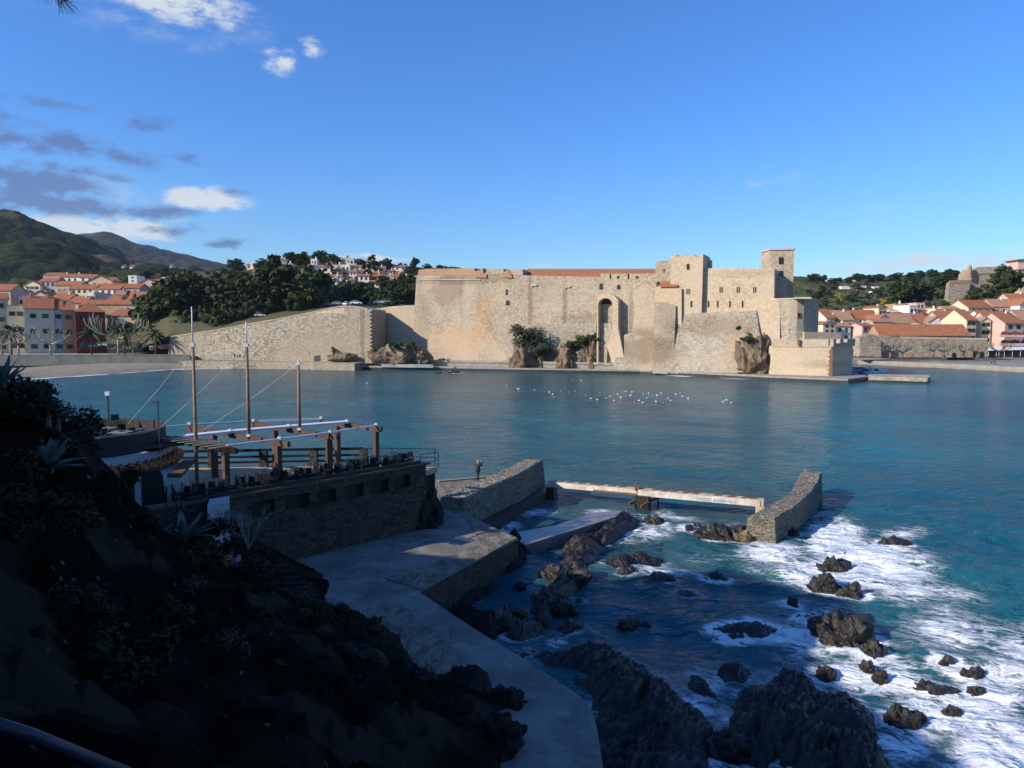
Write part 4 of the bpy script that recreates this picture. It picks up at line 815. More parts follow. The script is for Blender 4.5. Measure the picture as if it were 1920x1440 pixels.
# pergola
ends=[((-20.5,39.3),(-12.7,33.2)),((-18.5,41.3),(-10.9,35.2)),((-15.4,42.9),(-9.1,37.6)),((-11.7,44.1),(-7.35,40.6))]
pe=thing('pergola','brown timber pergola with four heavy beams over the terrace','pergola',(-12,39,ZF))
ZB=7.42
for i,(l,r) in enumerate(ends):
    l=Vector((*l,ZB-.14));r=Vector((*r,ZB-.14)); d=(r-l).normalized(); m=MB()
    m.ext([l,l+Vector((0,0,.28)),r+Vector((0,0,.28))-d*.0,r+Vector((0,0,.02)),r-d*.25+Vector((0,0,0))],Vector((d.y,-d.x,0))*-.16); m.build('beam',m_wood,pe)
    for f_ in (.90,.28):
        p=l.lerp(r,f_); MB().box((p.x+.1,p.y+.0,(ZF+ZB-.14)/2),(.26,.26,ZB-.14-ZF),math.atan2(d.y,d.x)).build('post',m_wood,pe)
for f_,w_,h_ in ((.03,.10,.10),(.47,.62,.12),(.93,.10,.10)):
    for (l,r),(l2,r2) in zip(ends,ends[1:]):
        p=Vector((*l,ZB+.2)).lerp(Vector((*r,ZB+.2)),f_); q=Vector((*l2,ZB+.2)).lerp(Vector((*r2,ZB+.2)),f_)
        MB().bar(p,q,w_,h_).build('rolled_awning',m_sail,pe)
        MB().box(q+Vector((0,0,.06)),(.16,.16,.14)).build('bracket',m_sail,pe)
l,r=ends[0]; l=Vector((*l,ZB+.2));r=Vector((*r,ZB+.2)); d=(r-l).normalized(); n_=Vector((-d.y,d.x,0))
m=MB(); 
for i in range(24): 
    p=l.lerp(r,.45+.55*i/24); m.bar(p-n_*.9+Vector((0,0,.03*(i%3))),p+n_*.55+Vector((0,0,.02*(i%2))),.15,.03)
m.build('slatted_roof',plain('weathered_slats',(.20,.17,.14),(.12,.10,.085),3),pe)
MB().ext([Vector((-21.5,36,ZB-.1)),Vector((-17.5,34.5,ZB-.1)),Vector((-15.9,35.8,ZB-.1)),Vector((-20,39.5,ZB-.1))],(0,0,.12)).build('roof_panel',m_cap,pe)
# masts
mi=[(0,.655,14.1,ZF),(1,.655,13.4,ZB),(2,.6,11.35,ZB)]; mt_=[]
for i,(b_,t_,top,bot) in enumerate(mi):
    l,r=ends[b_]; p=Vector(l).lerp(Vector(r),t_); x,y=p.x,p.y
    m=thing('mast',['tall brown wooden mast nearest the camera, reaching down to the terrace floor','middle brown wooden mast on the second pergola beam','shortest brown mast, furthest right on the pergola'][i],'mast',(x,y,bot),group='wooden masts over the terrace')
    zk=bot+(top-bot)*(.80 if i<2 else .95)
    MB().tube([(x,y,bot),(x,y,zk)],[.10,.075],8).build('pole',m_pole,m,True); MB().tube([(x,y,zk),(x,y,top)],[.04,.03],6).build('top_pole',m_sail,m,True)
    MB().box((x,y,zk),(.2,.2,.16)).build('collar',m_sail,m); MB().box((x,y,ZB+.16),(.2,.26,.12)).build('bracket',m_sail,m); mt_.append(Vector((x,y,zk)))
m_rope=plain('rope',(.5,.47,.4),None,5)
for i,(a_,b_) in enumerate(((mt_[0],P(240,795,35)),(mt_[1],P(305,798,35)),(mt_[2],P(382,806,38)),(mt_[0],P(330,745,36)),(mt_[1],P(430,822,38)))):
    o=MB().tube([a_,a_.lerp(b_,.5)-Vector((0,0,.12)),b_],.011,4).build('rope',m_rope)
    tag(o,['thin rope from the tallest mast down to the roof lounge','thin rope from the middle mast to the pole beside the roof lounge','thin rope from the shortest mast to the near beam','short rope hanging off the tallest mast','near-vertical rope below the middle mast'][i],'rope')
# chairs and tables, stacked for the winter
def chair_parts(t,flip=False):
    s_=-1 if flip else 1; z0=1.25 if flip else 0
    def z(v): return z0+s_*v
    MB().box((0,0,z(.45)),(.42,.42,.05)).build('seat',m_blk,t,local=True); MB().box((0,.2,z(.7)),(.42,.04,.32)).build('backrest',m_blk,t,local=True)
    for x in(-.19,.19):
        for y in(-.19,.19): MB().bar((x,y,z(0)),(x,y,z(.88 if y>0 else .44)),.03,.03).build('leg',m_leg,t,local=True)
m_leg=plain('steel_leg',(.16,.16,.17),None,5,.3,.1,.01,.5,.8)
ch0=thing('chair','dark chair upturned on a terrace table, one of the row along the parapet','chair',(0,0,0),0,'upturned chairs along the terrace parapet'); chair_parts(ch0,True)
tb0=thing('table','dark terrace table under upturned chairs along the parapet','table',(0,0,0),0,'terrace tables along the parapet')
MB().box((0,0,.73),(.75,.75,.04)).build('table_top',m_blk,tb0,local=True); MB().box((0,0,.37),(.08,.08,.7)).build('leg',m_blk,tb0,local=True); MB().box((0,0,.02),(.45,.45,.03)).build('base',m_blk,tb0,local=True)
rnd=random.Random(3); ang=math.atan2(wd.y,wd.x)
k=0
for i in range(13):
    t_=.3+i*.98
    if t_>Lw-.3: break
    p=W0+wd*t_-wn_*(.55)
    o=tb0 if k==0 else copytree(tb0); o.location=(p.x,p.y,ZF); o.rotation_euler[2]=ang
    for s_ in (-.24,.24):
        q=p+wd*s_; o=ch0 if k==0 and s_<0 else copytree(ch0); o.location=(q.x,q.y,ZF); o.rotation_euler[2]=ang+rnd.uniform(-.3,.3)+(0 if s_<0 else 3.14)
    k+=1
for i in range(34):
    t_=.3+i*.38+.1*math.sin(i*2.3); p=W0+wd*t_-wn_*(.12+.25*(i%2)); bx_=thing('folded_chair','folded dark chair leaning in the row behind the parapet','chair',(p.x,p.y,ZF),0,'folded chairs leaning behind the parapet'); 
    MB().bar(p+Vector((-.2,0,ZF)),p+Vector((-.12,.1,ZF+1.16)),.05,.05).bar(p+Vector((.2,0,ZF)),p+Vector((.12,.1,ZF+1.08)),.05,.05).bar(p+Vector((-.12,.08,ZF+1.0)),p+Vector((.12,.08,ZF+1.0)),.04,.3).bar(p+Vector((-.16,.04,ZF+.6)),p+Vector((.16,.04,ZF+.6)),.05,.4).build('frame',m_blk,bx_)
tr_=thing('planter_row','long dark planter trough sitting on the brown coping of the terrace','planter',(W0.x,W0.y,5.46)); MB().box(*wl(.2,Lw-.3,5.462,5.62,.3,-.1)).build('trough',m_blk,tr_)
# ================================================================ ROUND BUILDING
CX,CY,RR_,ZR=-21.6,35.5,4.5,7.15
rb=thing('round_building','round whitewashed restaurant building with a roof lounge and tiled eave','building',(CX,CY,3))
def ring(r0,r1,z0,z1,n=48,cx=CX,cy=CY):
    vs=[];
    for i in range(n):
        a=6.2832*i/n; c_,s_=math.cos(a),math.sin(a)
        vs+=[(cx+r0*c_,cy+r0*s_,z0),(cx+r1*c_,cy+r1*s_,z0),(cx+r1*c_,cy+r1*s_,z1),(cx+r0*c_,cy+r0*s_,z1)]
    fs=[]
    for i in range(n):
        a=i*4;b=((i+1)%n)*4
        for j in range(4): fs.append((a+j,b+j,b+(j+1)%4,a+(j+1)%4))
    return MB().add(vs,fs)
def disc(r,z0,z1,n=48): return MB().prism([(CX+r*math.cos(6.2832*i/n),CY+r*math.sin(6.2832*i/n)) for i in range(n)],z0,z1)
disc(RR_-.35,2.5,ZR-.35).build('wall',m_wht,rb); disc(RR_,ZR-.346,ZR).build('roof_slab',m_wht,rb)
m_tl=tiles('sunlit_roof_tiles',(.62,.22,.09),(.42,.14,.06)); m=MB();  # brighter copy of the roof tiles, sunshine put into its colour
na=64
for i in range(na):
    a=6.2832*i/na; c_,s_=math.cos(a),math.sin(a); p0=Vector((CX+(RR_-.1)*c_,CY+(RR_-.1)*s_,ZR-.36)); p1=Vector((CX+(RR_+.5)*c_,CY+(RR_+.5)*s_,ZR-.62)); m.tube([p0,p1],[.13,.17],8)
ev=m.build('tiled_eave',m_tl,rb,True)
# dark doors of the ground floor, seen through
for a0,a1 in ((-112,-92),(-88,-66)):
    m=MB(); r=RR_-.3
    pts=[(CX+r*math.cos(R(a0+(a1-a0)*i/6)),CY+r*math.sin(R(a0+(a1-a0)*i/6))) for i in range(7)]
    for q0,q1 in zip(pts,pts[1:]): m.bar((q0[0],q0[1],5.2),(q1[0],q1[1],5.2),.12,2.6)
    m.build('doorway',m_dark,rb)
# white wing right of the drum, with a dark arched door and a small tiled roof
wg=MB(); q=[P(250,0,32.0),P(345,0,33.0)]; x0,x1=P(225,900,31.8).x,P(343,900,33.2).x
wgp=[(x0,31.6),(x1,32.9),(x1-1.2,36.5),(x0-.5,36)]
MB().prism(wgp,3.0,6.3).build('wing',m_wht,rb); dn=Vector((x1-x0,1.3,0)).normalized(); nn_=Vector((dn.y,-dn.x,0))
def wpt(u,v): 
    k=(u-960)/FP; t=(k*31.6-x0)/(dn.x-k*dn.y); pp=Vector((x0,31.6,0))+dn*t; return Vector((pp.x,pp.y,P(u,v,pp.y).z))+nn_*.04
MB().ext([wpt(a_,b_) for a_,b_ in ((256,990),(256,886),(270,881),(292,882),(297,890),(302,940),(303,990))],-nn_*.1).build('door',m_dark,rb)
MB().ext([wpt(a_,b_) for a_,b_ in ((228,980),(228,884),(243,880),(243,980))],-nn_*.1).build('window',m_dark,rb)
MB().prism([(x1-.5,32.75),(x1+.12,32.8),(x1-.9,36.6),(x1-1.4,36.4)],6.302,6.46).build('small_roof',m_cap,rb)
sc=thing('screen_fence','dark fabric screen fence curving round the roof lounge','fence',(CX,CY,ZR))
ring(RR_-.32,RR_-.28,ZR+.05,ZR+.95).build('fabric',plain('dark_fabric',(.022,.02,.02),(.035,.03,.028),1),sc); ring(RR_-.34,RR_-.26,ZR+.98,ZR+1.03).build('rail',m_leg,sc)
for i in range(20):
    a=6.2832*i/20; MB().tube([(CX+(RR_-.3)*math.cos(a),CY+(RR_-.3)*math.sin(a),ZR),(CX+(RR_-.3)*math.cos(a),CY+(RR_-.3)*math.sin(a),ZR+1.12)],.03,5).build('post',m_leg,sc)
ch1=thing('chair','metal chair piled on the round roof lounge',"chair",(0,0,0),0,'chairs piled on the roof lounge'); chair_parts(ch1)
tb1=thing('table','pale square table on the round roof lounge','table',(0,0,0),0,'tables on the roof lounge')
MB().box((0,0,.73),(.9,.9,.04)).build('table_top',plain('grey_table',(.22,.22,.21),None,3),tb1,local=True); MB().box((0,0,.37),(.08,.08,.7)).build('leg',m_leg,tb1,local=True)
rnd=random.Random(8)
for i in range(22):
    a=rnd.uniform(0,6.28); r=rnd.uniform(.6,3.4); o=ch1 if i==0 else copytree(ch1); o.location=(CX+r*math.cos(a),CY+r*math.sin(a),ZR+.02+(.45 if i%3==0 else 0)); o.rotation_euler[2]=rnd.uniform(0,6.28)
for i in range(6):
    a=i*1.05+.3; o=tb1 if i==0 else copytree(tb1); o.location=(CX+2.2*math.cos(a),CY+2.2*math.sin(a),ZR+.02)
for i,(u,vt,lb) in enumerate(((205,738,'slim lamp post with a white head on the roof lounge'),(172,760,'short dark post at the left of the roof lounge'),(298,750,'thin bare pole at the right rim of the roof lounge'))):
    y=CY+(2.5,1.5,-1.0)[i]; p=P(u,800,y); top=P(u,vt,y).z; t=thing('lamp_post' if i==0 else 'post',lb,'lamp post' if i==0 else 'post',(p.x,p.y,ZR))
    MB().tube([(p.x,p.y,ZR),(p.x,p.y,top)],(.06,.07,.035)[i],6).build('pole',m_leg,t)
    if i==0: MB().box((p.x,p.y,top),(.22,.22,.2)).build('lamp_head',m_sail,t)
    if i==2: MB().bar((p.x-.3,p.y,top-.1),(p.x+.1,p.y,top-.1),.03,.03).build('crossbar',m_leg,t)
# white blocks & stair rail below the terrace
o=MB().prism([tuple(P(u,930,y))[:2] for u,y in ((388,31),(430,31.6),(430,33),(396,33))],3.0,5.45).build('white_kiosk',m_wht); tag(o,'small whitewashed block below the terrace corner','kiosk')
st=thing('stair_rail','dark tubular handrail on the steps below the round building','railing',P(340,985,30))
for l in ([(312,1000),(312,912),(322,910),(345,955)],[(330,955),(392,965),(392,1000)],[(345,940),(432,915)],[(322,912),(335,960)],[(392,985),(470,1002)]):
    MB().tube([P(u,v,29.6) for u,v in l],.035,6).build('rail',m_blk,st)
# crates, and steps in the slope
cy=plain('yellow_plastic',(.60,.42,.02),(.50,.34,.02),3); 
for i,(u,v,mt2,lb,w_) in enumerate(((404,1030,cy,'yellow plastic crate in the bushes, the left one',.5),(418,1018,plain('amber_plastic',(.55,.30,.03),None,3),'amber plastic crate behind the yellow one',.5),(424,1034,plain('pale_plastic',(.35,.38,.5),None,3),'pale plastic tub beside the yellow crates',.35),(434,1012,plain('pink_plastic',(.45,.22,.22),None,3),'faded pink crate behind the amber one',.45))):
    p=P(u,v,27.); z=HZ(p.x,p.y)+.5; t=thing('crate',lb,'crate',(p.x,p.y,z)); M0=MB()
    for dx,dy,sx,sy in ((0,-w_/2,w_,.04),(0,w_/2,w_,.04),(-w_/2,0,.04,w_),(w_/2,0,.04,w_)): M0.box((p.x+dx,p.y+dy,z+.17),(sx,sy,.34))
    M0.box((p.x,p.y,z+.02),(w_-.05,w_-.05,.03)); M0.build('side_walls',mt2,t); MB().box((p.x,p.y-w_/2-.025,z+.25),(.14,.01,.06)).build('handle_slot',m_dark,t)
sp=thing('stone_steps','flight of rough stone steps going down the dark slope to the platform','steps',P(550,1120,29))
for i in range(7):
    t_=i/6; g=P(525+45*t_,1075+80*t_,31.5-4*t_); MB().box((g.x,g.y,HZ(g.x,g.y)+.25),(1.1,.35,.2),.2).build('step',m_schist,sp)
rl=thing('handrail','blurred dark handrail close to the camera at the bottom left','handrail',(-1.2,2.4,11)); MB().tube([P(-80,1335,2.3),P(60,1378,2.45),P(300,1475,2.7)],.022,10).build('rail',plain('violet_metal',(.035,.03,.05),None,3,.4),rl,True)
MB().tube([P(-80,1335,2.3),P(-80,1335,2.3)-Vector((0,0,1))],.02,8).build('post',m_blk,rl)
# ================================================================ TREES
m_pine=leafm('pine_needles',(.034,.052,.016),(.018,.030,.011),(.068,.078,.022)); m_oak=leafm('evergreen_leaves',(.042,.060,.020),(.022,.036,.014),(.08,.09,.03))
m_green=leafm('bright_leaves',(.045,.085,.018),(.025,.05,.014),(.09,.12,.03)); m_palm=leafm('palm_fronds',(.05,.065,.022),(.028,.038,.015),(.11,.10,.04))
m_bark=plain('bark',(.12,.095,.07),(.07,.055,.042),3); m_pale=plain('plane_bark',(.40,.37,.30),(.24,.22,.17),2); m_grey_tw=leafm('bare_twigs',(.15,.125,.10),(.10,.085,.07),(.20,.17,.14)); m_yel=leafm('yellow_leaves',(.30,.26,.03),(.16,.17,.03),(.42,.34,.04)); m_red=leafm('ochre_leaves',(.20,.12,.05),(.12,.09,.04),(.25,.16,.06))
def leaves(centers,rad,n,size,seed,flat=.75,shell=.45):
    r=np.random.RandomState(seed); c=np.repeat(np.asarray(centers,float),n,0); R_=np.repeat(np.asarray(rad,float),n)
    d=r.normal(size=(len(c),3)); d/=np.linalg.norm(d,axis=1)[:,None]; q=(shell+(1-shell)*r.rand(len(c)))*R_
    p=c+d*q[:,None]*[1,1,flat]; nrm=d+r.normal(size=d.shape)*.5+[0,0,.25]; nrm/=np.linalg.norm(nrm,axis=1)[:,None]
    t=np.cross(nrm,r.normal(size=d.shape)); t/=np.linalg.norm(t,axis=1)[:,None]; b=np.cross(nrm,t); s_=size*(.55+.9*r.rand(len(c)))[:,None]
    v=np.stack([p-t*s_-b*s_*.5,p+t*s_-b*s_*.35,p+t*s_*.6+b*s_*.6,p-t*s_*.7+b*s_*.5],1).reshape(-1,3)
    return v,np.arange(len(v)).reshape(-1,4)
def treemesh(kind,seed):
    r=np.random.RandomState(seed); tb=MB()
    if kind=='pine': K,cz,rx,rz,cr,n,sz=44,5.6,3.7,3.8,1.35,60,.36
    elif kind=='tall': K,cz,rx,rz,cr,n,sz=44,6.2,2.3,3.9,1.1,56,.32
    elif kind=='round': K,cz,rx,rz,cr,n,sz=42,4.9,4.2,4.4,1.5,56,.4
    elif kind=='bush': K,cz,rx,rz,cr,n,sz=22,4.5,6.2,4.6,2.1,60,.5
    elif kind=='umbrella': K,cz,rx,rz,cr,n,sz=26,8.2,4.8,1.4,1.2,50,.34
    elif kind=='bare': K,cz,rx,rz,cr,n,sz=26,6,3.6,3.8,1.5,34,.12
    cs=[];rd=[]
    while len(cs)<K:
        d=r.normal(size=3); d/=np.linalg.norm(d); q=r.rand()**.45; c=np.array([0,0,cz])+d*q*np.array([rx,rx,rz])
        if c[2]<.6: continue
        cs.append(c); rd.append(cr*r.uniform(.6,1.25))
    v,f=leaves(cs,rd,n,sz,seed+9,.7); cm=mesh_np('crown',v,f,{'pine':m_pine,'tall':m_pine,'round':m_oak,'bush':m_oak,'umbrella':m_pine,'bare':m_grey_tw}[kind])
    k=r.uniform(-.5,.5); tb.tube([(0,0,-2),(0,0,.5),(k*.4,k*.3,cz*.5),(k,k*.5,cz)],[.42,.34,.26,.12],7)
    for i in range(9):
        c=cs[i]; tb.tube([(k*.5,k*.3,cz*.55),((c[0]+k)*.55,(c[1]+k)*.5,(c[2]+cz*.6)*.5),tuple(c)],[.16,.1,.04],5)
    a=np.array(tb.v); tm=mesh_np('trunk',[],np.zeros((0,4),int),None) if 0 else None
    me=bpy.data.meshes.new('trunk'); me.from_pydata([tuple(x) for x in tb.v],[],tb.f); me.materials.append(m_bark if kind!='bare' else m_grey_tw); return cm,me
TM={k:[treemesh(k,10*i+j) for j in range(3)] for i,k in enumerate(('pine','tall','round','bush','umbrella','bare'))}
trnd=random.Random(11)
NAMES={'pine':'pine_tree','tall':'pine_tree','round':'evergreen_tree','bush':'shrub','umbrella':'umbrella_pine','bare':'bare_tree'}
def tree(kind,label,group,u,vb,vt,Y,wsc=1.,mat=None,name=None):
    p=P(u,vb,Y); h=(vb-vt)/FP*Y; cm,tm=TM[kind][trnd.randrange(3)]; s=h/10.
    t=thing(name or NAMES[kind],label,'shrub' if kind=='bush' else 'tree',p,trnd.uniform(0,6.28),group,(s*wsc,s*wsc,s))
    c=link('crown',cm,t); link('trunk',tm,t)
    if mat: c.material_slots[0].link='OBJECT'; c.material_slots[0].material=mat
    return t
# park of pines left of the fortress: (kind,u,base v,top v,Y,width,label)
T=[('pine',290,640,545,300,1,'leftmost green pine of the park, above the palms'),('pine',318,640,522,305,1.1,'broad pine second from the left edge of the park'),('pine',350,628,508,300,1.1,'tall rounded pine on the park skyline left of the masts'),('round',345,650,585,285,1,'lighter green low tree at the park front near the tall mast'),('pine',392,622,515,300,1.1,'wide pine behind the tallest mast top'),('pine',432,612,520,298,1.1,'dark pine behind the middle mast'),('round',420,625,570,275,.9,'small green tree in front of the park pines by the rampart'),('pine',470,605,512,296,1.1,'dense pine left of the tallest park tree'),('tall',514,600,482,285,1.25,'tallest narrow pine with a bare lower trunk in the park'),('pine',545,596,520,290,1,'dark pine filling the gap between the two tallest park trees'),('pine',584,592,503,282,1.2,'big dark pine with its crown right above the rampart top'),('pine',560,600,545,280,1,'low dark pine under the big one above the rampart'),('round',480,600,560,280,1.1,'round dark tree beside the parked white car'),('round',300,655,600,290,1,'dark low tree above the rightmost palms'),('round',455,615,575,278,1,'brownish shrub tree at the sloping rampart top'),('pine',370,640,575,284,1,'dark tree low in the park shade'),('round',395,630,590,279,.9,'small dark tree at the lower edge of the park'),
('bush',270,640,605,288,1,'dark shrub where the town meets the park'),('pine',625,585,530,320,1,'pine directly right of the big dark one'),('round',650,578,530,330,1.2,'round tree behind the parked cars'),('pine',672,575,527,335,1,'pine above the parked cars, centre'),('round',700,574,535,330,1.2,'rounded evergreen right of the cars'),('round',725,573,540,325,1.3,'wide evergreen on the car park edge'),('round',752,572,538,330,1.2,'evergreen just left of the fortress corner'),('round',772,570,530,335,1,'evergreen touching the fortress wall corner'),('bush',640,572,552,300,1,'low shrub behind the brown bushes at the car park'),('bush',735,574,556,300,1.4,'low rounded shrub row near the fortress corner')]
for k,u,vb,vt,Y_,ws,lb in T: tree(k,lb,'pines and evergreens of the park above the rampart',u,vb+6,vt,Y_,ws)
# villa hill trees
r_=random.Random(4)
def fill(n,poly,szr,Yf,kinds,label,group,mats=None,wsc=(1,1.5)):
    k=0;us=[p[0] for p in poly]
    top=lambda u: np.interp(u,us,[p[1] for p in poly]); bot=lambda u: np.interp(u,us,[p[2] for p in poly])
    for i in range(n):
        u=r_.uniform(us[0],us[-1]); t=(i+r_.random())/n; vb=top(u)+(bot(u)-top(u))*t; Y_=Yf[1]+(Yf[0]-Yf[1])*t; h=r_.uniform(*szr)
        Y_=hitY(u,vb,Y_); tree(r_.choice(kinds),label,group,u,vb,vb-h*Yf[0]/Y_*1.15,Y_,r_.uniform(*wsc),r_.choice(mats) if mats else None)
fill(85,[(440,500,565),(480,494,575),(540,487,580),(600,484,575),(660,488,570),(720,493,570),(850,502,565)],(13,24),(370,545),['round','pine','round','bush'],'dark evergreen tree scattered among the white villas on the hill','evergreens among the hill villas',[m_pine,m_oak])
for u,vb,vt,lb in ((442,505,484,'round tree crowning the left end of the villa hill skyline'),(491,500,484,'dark tree beside the leftmost skyline villa'),(548,492,472,'clump of dark pines left of the white tower house on the hilltop'),(565,492,471,'dark pine next to the white hilltop house, left side'),(601,488,469,'pointed pine rising between the hilltop villas'),(620,492,475,'flat pine right of the hilltop villas'),(675,499,485,'round tree on the skyline right of the hilltop villas'),(720,500,492,'low tree on the skyline in the middle of the hill'),(800,506,494,'wide dark trees on the skyline by the fortress parapet'),(825,506,496,'last dark tree on the skyline above the fortress parapet')):
    tree('round',lb,None,u,vb+2,vt,hitY(u,vb+2,560),1.5,m_oak)
# left slopes
fill(60,[(0,545,565),(120,520,530),(220,515,545),(300,512,535),(460,515,560)],(10,20),(400,700),['round','bush','pine'],'dark bushy tree on the lower slope behind the left town','trees behind the left town',[m_oak,m_pine,m_green])
# right hill
fill(70,[(1490,528,598),(1560,540,598),(1640,530,596),(1720,524,596),(1790,520,596)],(7,17),(480,800),['round','bush','bare','round'],'tree or tall shrub on the grassy hill right of the fortress','trees on the grassy hill',[m_oak,m_oak,m_pine,m_grey_tw,m_grey_tw,m_green])
fill(24,[(1490,521,532),(1552,531,536),(1620,526,530),(1700,521,526),(1790,515,522)],(8,14),(760,830),['round','pine'],'dark tree on the skyline of the grassy hill','skyline trees of the grassy hill',[m_pine],(1.4,2.2))
for u,vb,vt,lb,mt2,kd in ((1576,565,548,'yellowing shrub standing alone on the grass left of centre',m_yel,'round'),(1652,575,560,'yellow flowering bush above the right town',m_yel,'bush'),(1745,602,540,'dark cypress-like tree mass left of the fort wall',m_pine,'pine'),(1700,590,520,'wide dark tree on the hill brow',m_pine,'round'),(1725,570,525,'evergreen behind the wide dark tree on the brow',m_oak,'round'),(1768,545,512,'round evergreen on the brow near the fort',m_pine,'round')): tree(kd,lb,None,u,vb,vt,500,1.2,mt2)
for u,vb,vt,lb,kd,ws in ((1884,560,495,'tall dark pine in front of the hilltop fort','pine',.9),(1868,568,520,'broad dark tree left of the tall fort pine','round',1.3),(1840,580,538,'dark tree leaning on the lower fort wall','round',1.5),(1900,560,505,'second pine right of the tall fort pine','pine',.8),(1830,592,555,'low dark tree at the foot of the fort','round',1.5),(1855,575,530,'grey bare tree before the fort wall','bare',1),(1872,578,535,'bare grey tree beside the fort pines','bare',1),(1890,570,545,'green shrub under the fort pines','bush',1.4)): tree(kd,lb,None,u,vb,vt,400,ws)
# palms
def palm(label,u,vb,vt,Y_,seed,sp=1.):
    p=P(u,vb,Y_); h=(vb-vt)/FP*Y_; t=thing('palm_tree',label,'palm tree',p,group='date palms along the promenade'); r=random.Random(seed); hc=h*.62
    MB().tube([(0,0,-.5),(.1,0,hc*.5),(0,.1,hc)],[.38,.27,.33],8).build('trunk',m_bark,t,True,True)
    m=MB()
    for i in range(34):
        a=r.uniform(0,6.28); el=r.uniform(-.25,1.35); Lf=h*.52*sp*r.uniform(.8,1.1); d=Vector((math.cos(a),math.sin(a),0)); pts=[]
        for k in range(7):
            q=k/6; pts.append(Vector((0,.1,hc))+d*Lf*math.cos(el)*q*(1.0-.08*q)+Vector((0,0,Lf*(math.sin(el)*q-.62*q*q))))
        sd_=Vector((-d.y,d.x,0))
        for k in range(6):
            a0,a1=pts[k],pts[k+1]; w_=.42*(1-abs(k-2)/6)
            for s2 in(-1,1): m.add([a0,a1,a1+sd_*s2*w_-Vector((0,0,w_*.75)),a0+sd_*s2*w_*.9-Vector((0,0,w_*.7))],[(0,1,2,3)])
    m.build('crown',m_palm,t,False,True)
palm('leftmost palm on the promenade, tall with a thick trunk',22,668,595,262,1); palm('low bushy palm in front of the dark red house',172,664,604,268,2,1.2); palm('tall palm between the bare plane trees and the red awning',234,664,592,262,3,1.1); palm('palm at the right end of the promenade near the rampart',292,661,608,260,4,1.2)
def plane(label,u,vb,vt,Y_,seed,group,mat=None,sp=1.):
    p=P(u,vb,Y_); h=(vb-vt)/FP*Y_; t=thing('plane_tree',label,'tree',p,group=group); r=random.Random(seed); m=MB(); hk=h*.35
    MB().tube([(0,0,-.4),(.05,0,hk*.6),(0,0,hk)],[.42,.32,.36],8).build('trunk',mat or m_pale,t,True,True)
    for i in range(7):
        a=i*.9+r.uniform(-.3,.3); d=Vector((math.cos(a),math.sin(a),0)); L_=h*.5*sp*r.uniform(.7,1.1); e1=Vector((0,0,hk))+d*L_*.55+Vector((0,0,h*.14)); e2=e1+d*L_*.35+Vector((0,0,h*.2)); e3=e2+d*L_*.05+Vector((0,0,h*.16))
        m.tube([(0,0,hk-.1),e1,e2,e3],[.24,.17,.13,.09],6)
        for k in range(3):
            q=e1.lerp(e2,r.uniform(.1,.9)); m.tube([q,q+Vector((r.uniform(-.6,.6),r.uniform(-.6,.6),h*.2)),q+Vector((r.uniform(-.7,.7),r.uniform(-.7,.7),h*.33))],[.11,.08,.05],5)
    m.build('limbs',mat or m_pale,t,True,True)
pg_='pollarded plane trees along the left promenade'
plane('pollarded pale plane tree left of the cream house front',35,664,615,261,1,pg_); plane('pollarded pale plane tree in front of the cream house',95,664,612,260,2,pg_,None,1.3); plane('wide pollarded plane tree right of the dark red house',222,663,585,266,3,pg_,None,1.5); plane('pollarded plane tree behind the tall promenade palm',250,660,590,285,4,pg_,None,1.4); plane('small pollarded plane tree at the left frame edge',4,664,620,264,5,pg_)
pg2='bare plane trees in front of the old town wall'
for i,u in enumerate((1669,1692,1748,1769,1806,1832,1873)):
    plane(ORD[i]+' bare plane tree from the left in front of the arcaded town wall',u,669,(640,645,638,640,642,646,640)[i],262,20+i,pg2,plain('dull_bark%d'%i,(.26,.22,.16),(.15,.125,.09),2) if i==0 else bpy.data.materials['dull_bark0'],1.6)
# scrub on castle rocks
def shrub(label,u,v,wpx,hpx,Y_,seed,mat=m_oak,name='shrub',n=60,sz=.35):
    p=P(u,v,Y_); s=Y_/FP; r=np.random.RandomState(seed); K=14; c=r.uniform(-1,1,(K,3))*[wpx*s*.36,wpx*s*.3,hpx*s*.33]+[0,0,hpx*s*.5]; vv,ff=leaves(c,[min(wpx,hpx)*s*.36]*K,n,sz,seed); me=mesh_np(name,vv,ff,mat); o=link(name,me,None,p); return tag(o,label,'shrub')
shrub('large round dark bush on top of the tall brown rock',989,652,62,44,229,1,leafm('tamarisk',(.06,.065,.035),(.035,.04,.022),(.10,.10,.05)),n=170,sz=.28); shrub('dark bush hanging right off the rock top',1018,668,34,32,227,2,bpy.data.materials['tamarisk'],n=110,sz=.25)
shrub('green shrub on the outcrop left of the arched niche',1092,648,36,20,224,3,m_green,sz=.25); shrub('dark round shrub at the right end of the niche outcrop',1113,642,20,18,223,4); shrub('shrub patch low on the niche outcrop',1075,655,30,16,226,41,m_oak)
shrub('grass tuft covering the mound in the bastion shadow',755,655,60,14,236,5,m_green,sz=.3); shrub('low green plants left of the mound beside the bastion',716,664,40,14,240,6,m_green,sz=.3); shrub('scrub on the slanting rock under the hall',1400,640,26,10,196,7,m_oak,sz=.2); shrub('little bush in the fortress wall above the slanting rock',1384,618,8,6,199,8,sz=.2)
